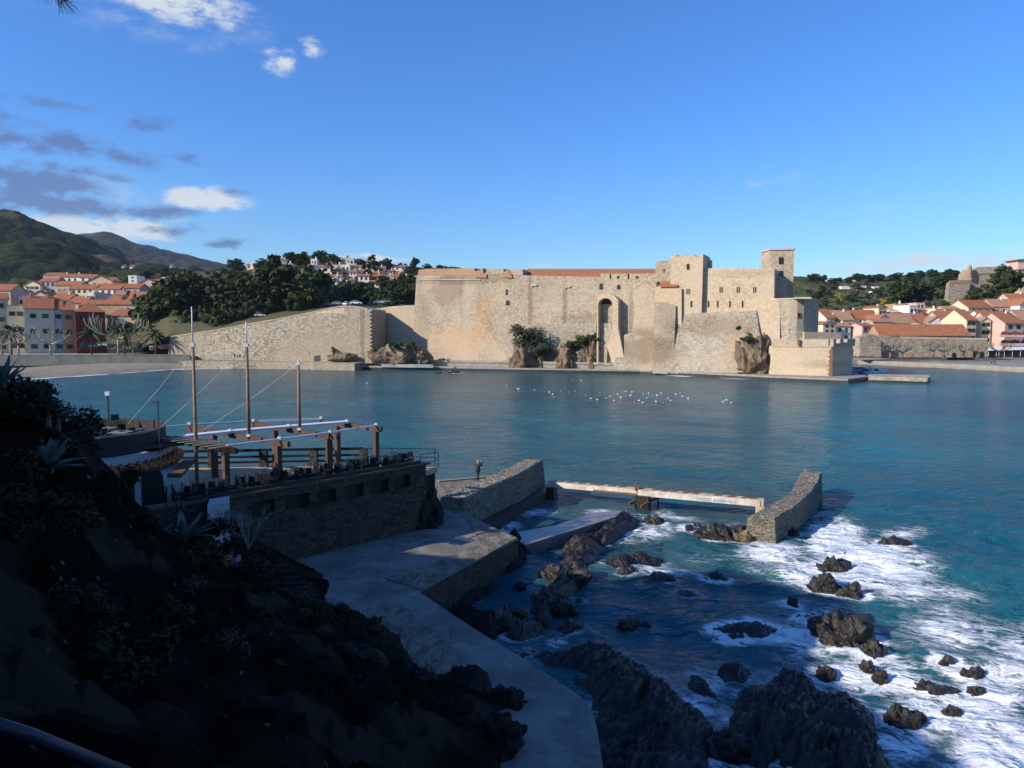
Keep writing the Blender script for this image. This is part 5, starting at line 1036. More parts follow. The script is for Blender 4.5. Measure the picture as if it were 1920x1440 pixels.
# ================================================================ HOUSES
HW={k:plain('wall_'+k,c1,c2,.25,.85,.1) for k,c1,c2 in (('white',(.74,.71,.66),(.66,.62,.56)),('cream',(.62,.54,.40),(.54,.46,.33)),('yellow',(.66,.57,.38),(.58,.50,.33)),('orange',(.60,.42,.27),(.54,.37,.24)),('pink',(.60,.41,.35),(.53,.36,.31)),('grey',(.40,.385,.36),(.33,.31,.29)),('ochre',(.42,.29,.17),(.34,.23,.14)),('red',(.17,.03,.022),(.13,.024,.018)),('beige',(.46,.38,.28),(.38,.31,.23)),('blue',(.42,.47,.52),(.36,.41,.46)))}
m_shut=plain('shutter',(.05,.06,.055),None,4); m_shr=plain('red_shutter',(.20,.07,.055),None,4); m_shg=plain('green_shutter',(.04,.11,.08),None,4)
def house(label,group,u0,u1,vt,vb,Y_,wall='white',roof='gable',rmat=None,yaw=0.,dep=9,win=(2,1),cat='house',name='house',chim=0,rise=.30,shut=None,cut=3.,bvh=False,wk=None):
    if bvh: Y_=hitY((u0+u1)/2,vb,Y_)
    c=P((u0+u1)/2,vb,Y_); W=(u1-u0)/FP*Y_; h=(vb-vt)/FP*Y_; W=W*wk if wk else (W/max(.6,math.cos(yaw)+abs(math.sin(yaw))*dep/W*.6) if yaw else W)
    t=thing(name,label,cat,(c.x,c.y,c.z),yaw,group); rmat=rmat or m_tile; x=W/2; D=dep
    wb=MB()
    if roof in('gabley',):
        rh=rise*W*.55; wb.ext([(-x,0,-cut),(x,0,-cut),(x,0,h),(0,0,h+rh),(-x,0,h)],(0,D,0))
    elif roof=='gable':
        rh=rise*D*.5; wb.ext([(-x,0,-cut),(-x,0,h),(-x,D/2,h+rh),(-x,D,h),(-x,D,-cut)],(W,0,0))
    elif roof=='shed':
        rh=rise*D*.55; wb.ext([(-x,0,-cut),(-x,0,h),(-x,D,h+rh),(-x,D,-cut)],(W,0,0))
    else: rh=rise*min(D,W)*.5; wb.ext([(-x,0,-cut),(-x,0,h),(-x,D,h),(-x,D,-cut)],(W,0,0))
    wb.build('wall',HW[wall],t,False,True)
    e=.45; th=.22; m=MB()
    if roof=='gabley':
        for s2 in (-1,1): m.ext([(s2*(x+e),-e,h-e*rise+.05),(0,-e,h+rh+.05),(0,-e,h+rh+th+.05),(s2*(x+e),-e,h-e*rise+th+.05)],(0,D+2*e,0))
    elif roof=='gable':
        for a_,b_ in ((-e,D/2),(D+e,D/2)): m.ext([(-x-e,a_,h-e*rise+.05),(-x-e,b_,h+rh+.05),(-x-e,b_,h+rh+th+.05),(-x-e,a_,h-e*rise+th+.05)],(W+2*e,0,0))
    elif roof=='shed': m.ext([(-x-e,-e,h-e*rise+.05),(-x-e,D+e,h+rh+.1),(-x-e,D+e,h+rh+th+.1),(-x-e,-e,h-e*rise+th+.05)],(W+2*e,0,0))
    elif roof=='hip':
        k=min(x,D/2)*.95; m.add([(-x-e,-e,h),(x+e,-e,h),(x+e,D+e,h),(-x-e,D+e,h),(-x+k,D/2,h+rh*1.4),(x-k,D/2,h+rh*1.4)],[(0,1,5,4),(1,2,5),(2,3,4,5),(3,0,4),(3,2,1,0)])
    else: m.ext([(-x-.1,-.1,h),(x+.1,-.1,h),(x+.1,D+.1,h),(-x-.1,D+.1,h)],(0,0,.35)); rmat=HW[wall] if rmat is m_tile else rmat
    m.build('roof',rmat,t,False,True)
    nx,ny=win
    for i in range(nx):
        for j in range(ny):
            wx=(-.5+(i+.5)/nx)*W*.86; hz_2=h/ny; wz=hz_2*(j+.5)+.1; ww=min(1.15,W/nx*.42); wh=min(1.7,hz_2*.5)
            f=MB().box((wx,-.03,wz),(ww,.12,wh)).build('window',[m_dark,m_dark,shut or m_shut][(i+j+int(u0))%3],t,False,True)
            for q_ in ((-1,1) if shut else ()): MB().box((wx+q_*ww*.72,-.05,wz),(ww*.4,.08,wh)).build('shutter',shut,t,False,True)
    for i in range(chim):
        cx_=(-.3+.6*i/max(1,chim-1))*W if chim>1 else .2*W; MB().box((cx_,D*.45,h+rh+.3),(.6,.6,1.5)).build('chimney',HW['white'],t,False,True)
    return t
RN={'gable':'tiled','gabley':'gable-fronted','hip':'hip-roofed','flat':'flat-roofed','shed':'lean-to'}
def row(rowname,group,lst,**kw):
    rk={id(a):k for k,a in enumerate(sorted(lst,key=lambda a:a[0]+a[1]))}
    for i,a in enumerate(lst):
        u0,u1,vt,vb,Y_,wall,roof=a[:7]; k=dict(kw); k.update(a[7] if len(a)>7 else {})
        cat=k.pop('cat','house'); lab='%s %s %s, %s from left %s'%(wall,RN[roof],cat,ORD[rk[id(a)]],rowname)
        house(lab,group,u0,u1,vt,vb,Y_,wall,roof,cat=cat,**k)
g1='houses of the left waterfront'
row('on the left waterfront',g1,[(-22,17,561,664,285,'beige','gable',dict(win=(2,4),rise=.5)),(17,51,574,664,287,'cream','flat',dict(win=(2,3),rmat=plain('zinc_roof',(.22,.30,.32),None,1))),(50,104,579,664,284,'cream','gable',dict(win=(2,3),rise=.62,dep=16,chim=2)),(104,121,580,664,288,'blue','gable',dict(win=(1,3),rise=.6,dep=14)),(120,143,582,664,289,'ochre','gable',dict(win=(1,3),rise=.5,dep=13,chim=1)),(143,201,585,660,286,'red','hip',dict(win=(3,3),dep=12,rise=.55,chim=1)),(200,270,622,660,292,'grey','flat',dict(win=(6,1)))],shut=m_shg,yaw=.56,wk=.84)
row('in the second row behind the left waterfront',g1,[(-10,22,545,600,320,'beige','gable',{}),(25,48,556,600,325,'white','flat',{}),(55,95,558,600,320,'pink','gabley',{}),(95,130,563,600,318,'ochre','gable',dict(chim=1)),(130,160,568,600,316,'beige','gable',dict(chim=1)),(156,235,571,615,312,'ochre','gable',dict(win=(6,1),rise=.35)),(233,264,571,615,310,'grey','gable',dict(win=(2,2),rise=.6,chim=1)),(203,268,592,630,300,'orange','shed',dict(win=(3,1),rise=.5))],win=(2,2),rise=.5,dep=11)
row('in the third row of the left town',g1,[(165,206,551,572,345,'grey','flat',dict(win=(0,0),yaw=.4)),(164,176,549,562,343,'white','flat',dict(win=(0,0))),(205,228,560,575,342,'pink','gable',{}),(226,250,566,580,335,'white','gabley',{}),(241,268,556,570,345,'orange','gable',{}),(272,282,552,562,350,'white','flat',{})],win=(1,1),rise=.5,dep=9)
row('in the upper row of the left town',g1,[(45,76,535,556,385,'yellow','gabley',dict(win=(3,2),shut=m_shg)),(50,74,545,560,378,'pink','flat',dict(win=(2,1))),(75,106,528,552,388,'grey','gable',dict(win=(3,2))),(104,150,535,556,384,'beige','gable',dict(win=(4,1))),(130,178,542,562,378,'yellow','gable',dict(win=(4,2))),(178,208,540,560,380,'cream','gable',dict(win=(2,1))),(185,224,542,554,376,'white','gable',dict(win=(3,1))),(222,262,540,556,378,'beige','gable',dict(win=(3,1))),(256,298,534,546,388,'pink','gabley',dict(win=(1,1))),(274,300,531,541,395,'white','gable',{}),(297,330,531,541,396,'white','gable',dict(chim=2)),(303,318,521,528,420,'white','flat',{}),(318,331,523,529,421,'orange','gable',{})],win=(2,1),rise=.45,dep=10,cut=7)
row('in the topmost row of the left town',g1,[(82,113,517,530,420,'white','gable',dict(win=(3,1))),(111,149,519,531,418,'white','gable',dict(win=(3,1),chim=2)),(148,176,520,530,416,'white','gable',{}),(164,211,528,540,412,'orange','gabley',{}),(195,212,526,540,414,'orange','gable',{}),(241,257,518,537,418,'white','flat',dict(win=(1,3)))],win=(2,1),rise=.4,dep=9,cut=7)
row('of the small roofs in the left town',g1,[(u,u+14+(k*7)%9,vt,vt+14,330+5*(k%5),['white','cream','ochre','beige','pink'][k%5],'gable' if k%3 else 'gabley',dict(yaw=-.3+.12*(k%6),rmat=m_tile2 if k%2 else None,chim=k%2)) for k,(u,vt) in enumerate(((2,548),(24,552),(44,566),(66,553),(84,566),(110,552),(124,560),(146,562),(166,556),(186,566),(204,563),(216,553),(236,562),(250,575),(262,561),(278,566)))],win=(1,1),dep=8,rise=.5,cut=5)
g2='villas on the hill'
for rn,yy,l in (('along the crest of the villa hill',520,[(463,476,498,503),(470,488,492,501,'flat'),(523,536,489,494,'shed'),(529,548,496,504,'flat'),(582,595,479,490,'flat'),(583,594,487,497,'flat'),(613,628,484,490),(640,650,480,492,'flat'),(648,664,486,497,'flat'),(664,690,492,498),(738,762,501,506)]),
 ('in the second row of villas on the hill',470,[(474,482,510,516),(577,588,500,506),(592,619,501,511),(620,640,491,498),(618,642,498,503,'flat'),(640,676,501,508),(640,656,498,509,'flat'),(697,722,503,509),(690,700,492,498)]),
 ('in the third row of villas on the hill',430,[(548,562,523,530),(611,640,519,527),(612,622,516,522,'flat'),(672,692,518,526),(692,716,519,526),(716,736,520,527),(736,752,519,527),(750,765,521,529),(765,782,524,530)]),
 ('in the scattered row of villas between the trees',450,[(630,641,505,510),(655,668,511,516),(678,690,509,514),(700,712,513,518),(725,737,509,514),(742,752,513,518),(566,576,508,514),(598,606,524,530),(655,664,526,531),(640,652,533,538)]),
 ('in the lowest row of villas on the hill',395,[(628,632,519,532,'flat'),(693,712,530,537),(708,726,531,538),(731,742,532,538),(757,776,532,538),(748,764,545,549),(764,780,547,552),(722,735,527,532)])):
    row(rn,g2,[(a[0],a[1],a[2]-.5,a[3]+1.5,yy+(i%3)*6,'white' if i%4 else 'cream',a[4] if len(a)>4 else 'gable') for i,a in enumerate(l)],win=(2,1),rise=.4,dep=5.5,cut=6,cat='villa',chim=1,bvh=True)
for i,(u0,u1,vt,vb,Yv) in enumerate(((243,249,500,503,900),(228,232,500,502,905),(436,441,499,502,890),(318,322,499,501,950))): house('tiny white farmhouse alone on the scrub slope, '+['below the vineyard','left of the vineyard house','at the foot of the far mountain','on the long ridge'][i],None,u0,u1,vt,vb,Yv,'white','gable',win=(0,0),rise=.4,bvh=True)
g3='houses of the old town on the right'
rr3=[('in the front row behind the round tower',300,[(1539,1571,608,625,'cream','gabley'),(1566,1594,612,640,'blue','gable'),(1590,1613,615,640,'ochre','flat'),(1612,1640,612,640,'pink','gable'),(1636,1672,604,640,'beige','gable')],dict(win=(2,2))),
 ('in the middle row of the old town',318,[(1545,1568,596,620,'cream','gable'),(1572,1600,600,620,'beige','gable'),(1600,1648,598,612,'cream','gable'),(1646,1668,596,622,'white','gabley'),(1672,1716,606,622,'orange','gable'),(1690,1742,604,622,'cream','gable'),(1718,1742,608,622,'grey','flat'),(1740,1770,604,622,'white','gabley'),(1762,1808,600,622,'beige','gable'),(1800,1830,603,622,'yellow','gable')],dict(win=(2,1),rise=.6,dep=13)),
 ('in the back row of the old town',345,[(1538,1580,583,596,'cream','flat'),(1584,1618,586,594,'cream','flat'),(1617,1640,585,600,'white','gabley'),(1643,1666,577,596,'yellow','gabley'),(1667,1682,582,602,'white','flat'),(1679,1702,571,592,'ochre','flat'),(1701,1724,574,592,'white','flat'),(1724,1750,582,600,'orange','gable'),(1718,1733,569,580,'pink','flat'),(1749,1773,580,594,'yellow','flat'),(1772,1798,580,600,'orange','gable'),(1798,1822,588,600,'blue','gabley')],dict(win=(2,1),dep=10)),
 ('in the upper right row of the old town',372,[(1808,1868,577,590,'cream','gable'),(1862,1902,575,592,'beige','gable'),(1812,1858,588,602,'cream','gable'),(1856,1890,590,604,'grey','gable'),(1876,1912,586,600,'orange','gable'),(1895,1940,564,590,'pink','gable'),(1905,1945,572,596,'white','gabley')],dict(win=(3,1),dep=13,rise=.6)),
 ('in the near right row of the old town',300,[(1806,1834,600,640,'yellow','gable'),(1838,1856,602,645,'yellow','gabley'),(1852,1876,604,652,'pink','gable'),(1875,1925,606,650,'pink','gable'),(1912,1960,600,655,'blue','gable')],dict(win=(2,3),dep=13,rise=.65,shut=m_shut))]
for rn,yy,l,kw in rr3: row(rn,g3,[(a[0],a[1],a[2],a[3],yy+(i%3)*4,a[4],a[5],dict(chim=1 if i%2 else 0,rmat=(m_tile2 if i%3==1 else None),yaw=(0 if i%3 else .25))) for i,a in enumerate(l)],**kw)
r5=random.Random(77)
row('of the small roofs packed between the old town rows',g3,[(u,u+r5.uniform(20,34),vt,vt+16,330+6*(k%4),r5.choice(['white','cream','beige','orange','pink']),'gable',dict(win=(1,1),yaw=r5.uniform(-.5,.5))) for k,(u,vt) in enumerate(((1548,604),(1580,594),(1606,604),(1630,592),(1655,600),(1684,597),(1706,600),(1730,593),(1752,597),(1776,606),(1795,595),(1815,606),(1838,594),(1858,598),(1880,602),(1900,596)))],dep=10,rise=.55)
# long hall with tiled roof + old town wall
house('long low hall with one great orange roof behind the old town wall','',1650,1818,629,642,285,'ochre','gable',cat='hall',win=(8,1),dep=11,rise=.75)
tw2=thing('town_wall','old stone wall with small arches behind the bare plane trees','wall',P(1720,668,272))
arc=[(1613,670),(1613,632),(1640,628),(1690,632),(1700,634),(1850,636),(1852,670)]
def archs(u,w_,h_): return [(u-w_/2,670)]+[(u-w_/2*math.cos(a),670-h_+w_/2-w_/2*math.sin(a)) for a in [k*math.pi/6 for k in range(7)]]+[(u+w_/2,670)]
MB().ext([P(u,v,272) for u,v in arc],(0,3,0)).build('wall',m_grey,tw2)
MB().ext([P(u,v,271.9) for u,v in ((1690,635),(1690,631),(1852,634),(1852,638))],(0,.5,0)).build('cornice',m_casp,tw2)
for u,w_,h_ in ((1617,6,12),(1642,9,14),(1660,8,10),(1672,7,9),(1708,7,9),(1746,8,10),(1768,7,9),(1789,7,9),(1804,9,13),(1829,9,13),(1841,8,12)):
    MB().ext([P(a_,b_,271.85) for a_,b_ in archs(u,w_,h_)],(0,.3,0)).build('arch',m_dark if u%2 else m_brick,tw2)
MB().ext([P(u,v,268) for u,v in ((1612,668),(1612,632),(1636,626),(1652,634),(1652,669))],(0,5,0)).build('gate_block',m_casd,tw2)
# balconies/arches on the pink house, cafe
pk=thing('loggia','pink arcaded balcony front on the rightmost pink houses','balcony',P(1900,650,292))
for v in (629,645):
    for u in (1884,1903,1922): MB().ext([P(a_,b_,295.6) for a_,b_ in [(u-7,v)]+[(u-7*math.cos(k*math.pi/6),v-4-4*math.sin(k*math.pi/6)) for k in range(7)]+[(u+7,v)]],(0,.2,0)).build('arch',m_shr if v==629 else m_dark,pk)
    p=P(1905,v+1,295); MB().box((p.x,p.y,p.z),(14,1.2,.9)).build('balustrade',HW['pink'],pk)
ca=thing('cafe','long dark glazed café terrace with a pale awning under the pink houses','café',P(1890,668,285)); p=P(1892,664,283)
MB().box((p.x,p.y,p.z+.4),(17,4,2.4)).build('glazing',m_dark,ca); MB().ext([P(1850,652,284),P(1935,650,284),P(1935,655,280),P(1850,657,280)],(0,0,-.15)).build('awning',m_sail,ca)
for u in (1853,1868,1883,1898,1913): q=P(u,668,280.5); MB().box((q.x,q.y,q.z+1.3),(.12,.12,2.6)).build('post',m_sail,ca)
# hilltop fort
ft=thing('fort','old stone fort with sloping walls on the hill at the right edge','fort',P(1850,560,420))
MB().ext([P(u,v,425) for u,v in ((1816,575),(1824,510),(1832,501),(1950,497),(1950,575))],(4,20,0)).build('curtain_wall',m_grey,ft)
MB().ext([P(u,v,424.6) for u,v in ((1822,514),(1825,506),(1945,502),(1945,509))],(0,1,0)).build('parapet',m_casd,ft)
MB().ext([P(u,v,415) for u,v in ((1775,580),(1781,530),(1784,527),(1822,525),(1816,548),(1808,580))],(5,12,0)).build('lower_bastion',m_grey,ft)
MB().ext([P(u,v,414.8) for u,v in ((1781,531),(1782,526),(1822,524),(1821,530))],(0,1,0)).build('brick_band',m_brick,ft)
q=P(1818,508,423); MB().tube([(q.x,q.y,q.z-4),(q.x,q.y,q.z+2.4),(q.x,q.y,q.z+3.6)],[1.1,1.1,.1],8).build('watch_turret',m_brick,ft)
MB().ext([P(u,v,418) for u,v in ((1911,560),(1911,504),(1930,502),(1930,560))],(0,10,0)).build('tower',m_casp,ft); MB().ext([P(u,v,417) for u,v in ((1909,505),(1909,487),(1940,485),(1940,505))],(0,10,0)).build('upper_house',HW['pink'],ft)
MB().ext([P(u,v,416) for u,v in ((1907,488),(1908,486),(1942,484),(1942,487))],(0,12,0)).build('roof',m_tile,ft)
for i,(u0,u1,vt,vb) in enumerate(((1578,1624,537,540),(1588,1605,525,528),(1637,1648,538,541),(1650,1660,548,550),(1634,1640,547,550))): house(['long white low building in the grass of the right hill','pale block on the crest of the right hill','small white cabin right of the long low building','tiny white cabin lower on the grass','white shed left of the tiny cabin'][i],None,u0,u1,vt,vb,[600,780,600,560,560][i],'white','flat',win=(0,0),cut=1,bvh=True,dep=5)
# ================================================================ CARS
def carproto(c):
    t=thing('car','x','car'); b=MB(); prof=[(-2.1,.35),(-2.1,.8),(-1.95,.92),(-1.2,.98),(.95,.98),(1.9,.85),(2.1,.7),(2.1,.35)]
    b.ext([(x,-.85,z) for x,z in prof],(0,1.7,0)); b.build('body',c,t,False,True); g=MB()
    lo=[(-1.75,-.8),(1.05,-.8),(1.05,.8),(-1.75,.8)]; hi=[(-1.35,-.62),(.35,-.62),(.35,.62),(-1.35,.62)]
    g.add([(x,y,.98) for x,y in lo]+[(x,y,1.42) for x,y in hi],[(0,1,5,4),(1,2,6,5),(2,3,7,6),(3,0,4,7),(4,5,6,7)]); g.build('windows',m_glass,t,False,True)
    MB().box((-.5,0,1.45),(1.72,1.26,.06)).build('roof',c,t,False,True)
    for x in(-1.3,1.3):
        for y in(-.82,.82): MB().tube([(x,y-.1,.33),(x,y+.1,.33)],.33,12).build('wheel',m_blk,t,False,True)
    for y in(-.6,.6): MB().box((2.08,y,.68),(.08,.3,.14)).build('headlight',m_sail,t,False,True)
    return t
m_glass=plain('dark_glass',(.03,.04,.05),None,1,.1,0,0,.6)
CC={k:plain('car_'+k,c,None,1,.3,0,0,.5) for k,c in (('white',(.75,.75,.75)),('grey',(.25,.27,.30)),('blue',(.05,.12,.30)),('red',(.45,.03,.02)),('black',(.02,.02,.025)),('silver',(.5,.52,.55)))}
c0=carproto(CC['white']); first=True
for u,v,Y_,k,rz,lb in ((488,594,276,'white',.2,'white car parked under the tall pine above the rampart'),(634,572,272,'grey',0,'grey car at the left of the row parked above the rampart'),(652,573,268,'white',1.2,'white car parked nose-out above the rampart corner'),(668,571,266,'white',0,'larger white car parked right above the rampart corner'),(710,570,290,'white',0,'white car alone between the shrubs near the fortress'),(722,568,295,'silver',.3,'silver car just left of the fortress corner'),(620,574,280,'blue',.1,'blue car in the shade of the big pine'),(612,573,285,'black',0,'black car under the big pine'),(178,652,275,'blue',.2,'blue car parked behind the left promenade'),(190,650,279,'white',.1,'white car parked behind the left promenade'),(200,649,276,'silver',0,'silver car left of the plane trees'),(210,651,280,'grey',.2,'grey car behind the wide plane tree'),(302,655,262,'red',.1,'red car at the end of the promenade below the rampart'),(1870,548,415,'silver',0,'silver car on the road below the hilltop fort')):
    p=P(u,v,Y_); o=c0 if first else copytree(c0); first=False; o.location=p; o.rotation_euler[2]=rz; o['label']=lb
    for ch in o.children:
        if ch.name.startswith(('body','roof')): ch.material_slots[0].link='OBJECT'; ch.material_slots[0].material=CC[k]
# stalls etc on the promenade
for u,v,w_,h_,Y_,c_,lb in ((256,655,10,13,270,'red','red awning stall on the left promenade'),(308,655,12,8,263,'blue','blue covered stall at the right end of the promenade'),(286,656,8,8,268,'white','small white kiosk beside the rightmost palm'),(318,654,6,10,270,'grey','grey kiosk against the rampart')):
    p=P(u,v,Y_); s=Y_/FP; t=thing('kiosk',lb,'kiosk',p); MB().box((p.x,p.y,p.z+h_*s*.4),(w_*s*.85,2,h_*s*.8)).build('cabin',HW['grey'],t); MB().ext([(p.x-w_*s/2,p.y-1.6,p.z+h_*s*.75),(p.x+w_*s/2,p.y-1.6,p.z+h_*s*.75),(p.x+w_*s/2,p.y+1.3,p.z+h_*s),(p.x-w_*s/2,p.y+1.3,p.z+h_*s)],(0,0,.12)).build('awning',CC[c_],t)
# ================================================================ BOATS
bt=thing('motorboat','small white motorboat moored behind the corner bastion','boat',(P(1640,697,215).x,215,.1)); 
def hull(t,L_,B_,c,cx,cy,rz=0):
    vs=[];n=9
    for i in range(n):
        q=i/(n-1); w_=B_/2*math.sin(min(1,.35+q*.9)*math.pi*.5)*(1-q**4*.95); x=-L_/2+L_*q; sh=.55+.25*q*q
        for y,z in ((-w_,sh),(-w_*.7,-.1),(0,-.25),(w_*.7,-.1),(w_,sh)): vs.append(Vector((cx+x*math.cos(rz)-y*math.sin(rz),cy+x*math.sin(rz)+y*math.cos(rz),z+.1)))
    fs=[(i*5+j,(i+1)*5+j,(i+1)*5+j+1,i*5+j+1) for i in range(n-1) for j in range(4)]+[(i*5+4,(i+1)*5+4,(i+1)*5,i*5) for i in range(n-1)]+[(0,1,2,3,4)]
    return MB().add(vs,fs).build('hull',c,t,True)
x,y=bt.location.x,215; hull(bt,6.5,2.2,CC['white'],x,y,-.1); MB().ext([(x-1.2,y-.8,.7),(x+1.2,y-.8,.7),(x+.4,y-.8,1.7),(x-1,y-.8,1.7)],(0,1.6,0)).build('cabin',CC['white'],bt); MB().ext([(x+.9,y-.82,.95),(x+.35,y-.82,1.6),(x-.6,y-.82,1.6),(x-.6,y-.82,.95)],(0,.02,0)).build('windscreen',m_glass,bt)
b2=thing('rowing_boat','dark blue covered boat moored against the bastion, left of the white motorboat','boat',(P(1612,694,218).x,218,.1)); x=b2.location.x; hull(b2,6.5,2.3,CC['blue'],x,218,.05); MB().ext([(x-2.6,217.1,.8),(x+2.4,217.1,.9),(x+.6,217.1,1.9),(x-1.6,217.1,1.9)],(0,1.8,0)).build('cover',CC['blue'],b2)
b3=thing('rowing_boat','small white dinghy moored beyond the motorboat','boat',(P(1652,694,225).x,225,.1)); hull(b3,4.5,1.7,CC['white'],b3.location.x,225,.3); MB().box((b3.location.x,225,.62),(.25,1.3,.06)).build('thwart',m_wood,b3)
for i,u in enumerate((1787,1807,1818)):
    p=G(u,674,1.6); t=thing('rowing_boat',['dark dinghy','brown dinghy','red dinghy'][i]+' pulled up on the square before the town wall','boat',(p.x,p.y,1.5)); hull(t,4.5,1.6,[m_blk,m_wood,CC['red']][i],p.x,p.y,.2).location=(0,0,1.6-.1); MB().box((p.x,p.y,2.3),(.25,1.2,.06)).build('thwart',m_sail,t)
# ================================================================ GULLS
def gullproto():
    t=thing('gull','white gull resting on the water in the scattered flock off the fortress','gull',(0,0,0),0,'gulls resting on the bay')
    m=MB().ell((0,0,.08),(.24,.10,.10),8,6).ell((.20,0,.20),(.07,.055,.06),6,5).add([(-.18,-.05,.1),(-.18,.05,.1),(-.38,0,.14),(-.2,0,.16)],[(0,1,2),(0,2,3),(1,3,2)]); m.build('body',CC['white'],t,True,True); MB().ell((-.04,0,.15),(.20,.105,.055),8,5).build('wings',HW['grey'],t,True,True); MB().tube([(.26,0,.19),(.33,0,.175)],[.018,.006],5).build('beak',m_yel,t,False,True)
    return t
g0=gullproto(); gl=[(972,730),(1002,732),(1036,740),(1040,746),(1068,736),(1078,734),(1090,714),(1074,714),(1108,748),(1120,750),(1137,748),(1144,744),(1164,746),(1152,752),(1168,736),(1173,735),(1186,736),(1190,755),(1198,752),(1206,740),(1216,738),(1232,742),(1240,738),(1252,748),(1268,740),(1280,744),(1258,752),(1230,754),(1182,742),(1214,748),(1125,738),(1098,742),(1052,734),(1030,736),(1356,754),(1362,751),(1372,756),(1244,756),(1158,740),(1206,756),(1276,738),(1290,748),(688,719),(442,722),(929,727),(950,724)]
rg_=random.Random(2)
for i,(u,v) in enumerate(gl):
    o=g0 if i==0 else copytree(g0); p=G(u,v,0); o.location=(p.x,p.y,.02); o.rotation_euler[2]=rg_.uniform(0,6.28); s_=rg_.uniform(.8,1.05); o.scale=(s_,s_,s_)
# ================================================================ PEOPLE
m_skin=plain('skin',(.55,.33,.23),None,3,.6,0); m_coat=plain('black_coat',(.02,.02,.024),(.03,.03,.033),3,.8,.1); m_jean=plain('dark_trousers',(.022,.026,.038),None,3); m_hairg=plain('grey_hair',(.62,.60,.58),(.45,.43,.42),12,.8); m_hairb=plain('brown_hair',(.06,.04,.025),None,5)
PC=[plain('cloth_%d'%i,c) for i,c in enumerate(((.03,.035,.05),(.02,.02,.02),(.10,.11,.16),(.20,.05,.04),(.07,.06,.05)))]
def skinmesh(name,joints,edges,mat,root=0,sub_=1):
    me=bpy.data.meshes.new(name); me.from_pydata([j[0] for j in joints],edges,[]); o=bpy.data.objects.new(name,me); COL.objects.link(o)
    md=o.modifiers.new('s','SKIN'); md.use_smooth_shade=True
    if not me.skin_vertices: me.skin_vertices.new()
    for i,j in enumerate(joints): me.skin_vertices[0].data[i].radius=(j[1],j[2] if len(j)>2 else j[1])
    me.skin_vertices[0].data[root].use_root=True
    m2=o.modifiers.new('u','SUBSURF'); m2.levels=m2.render_levels=sub_
    dg=bpy.context.evaluated_depsgraph_get(); dg.update(); r=bpy.data.meshes.new_from_object(o.evaluated_get(dg)); bpy.data.objects.remove(o); r.materials.clear(); r.materials.append(mat); return r
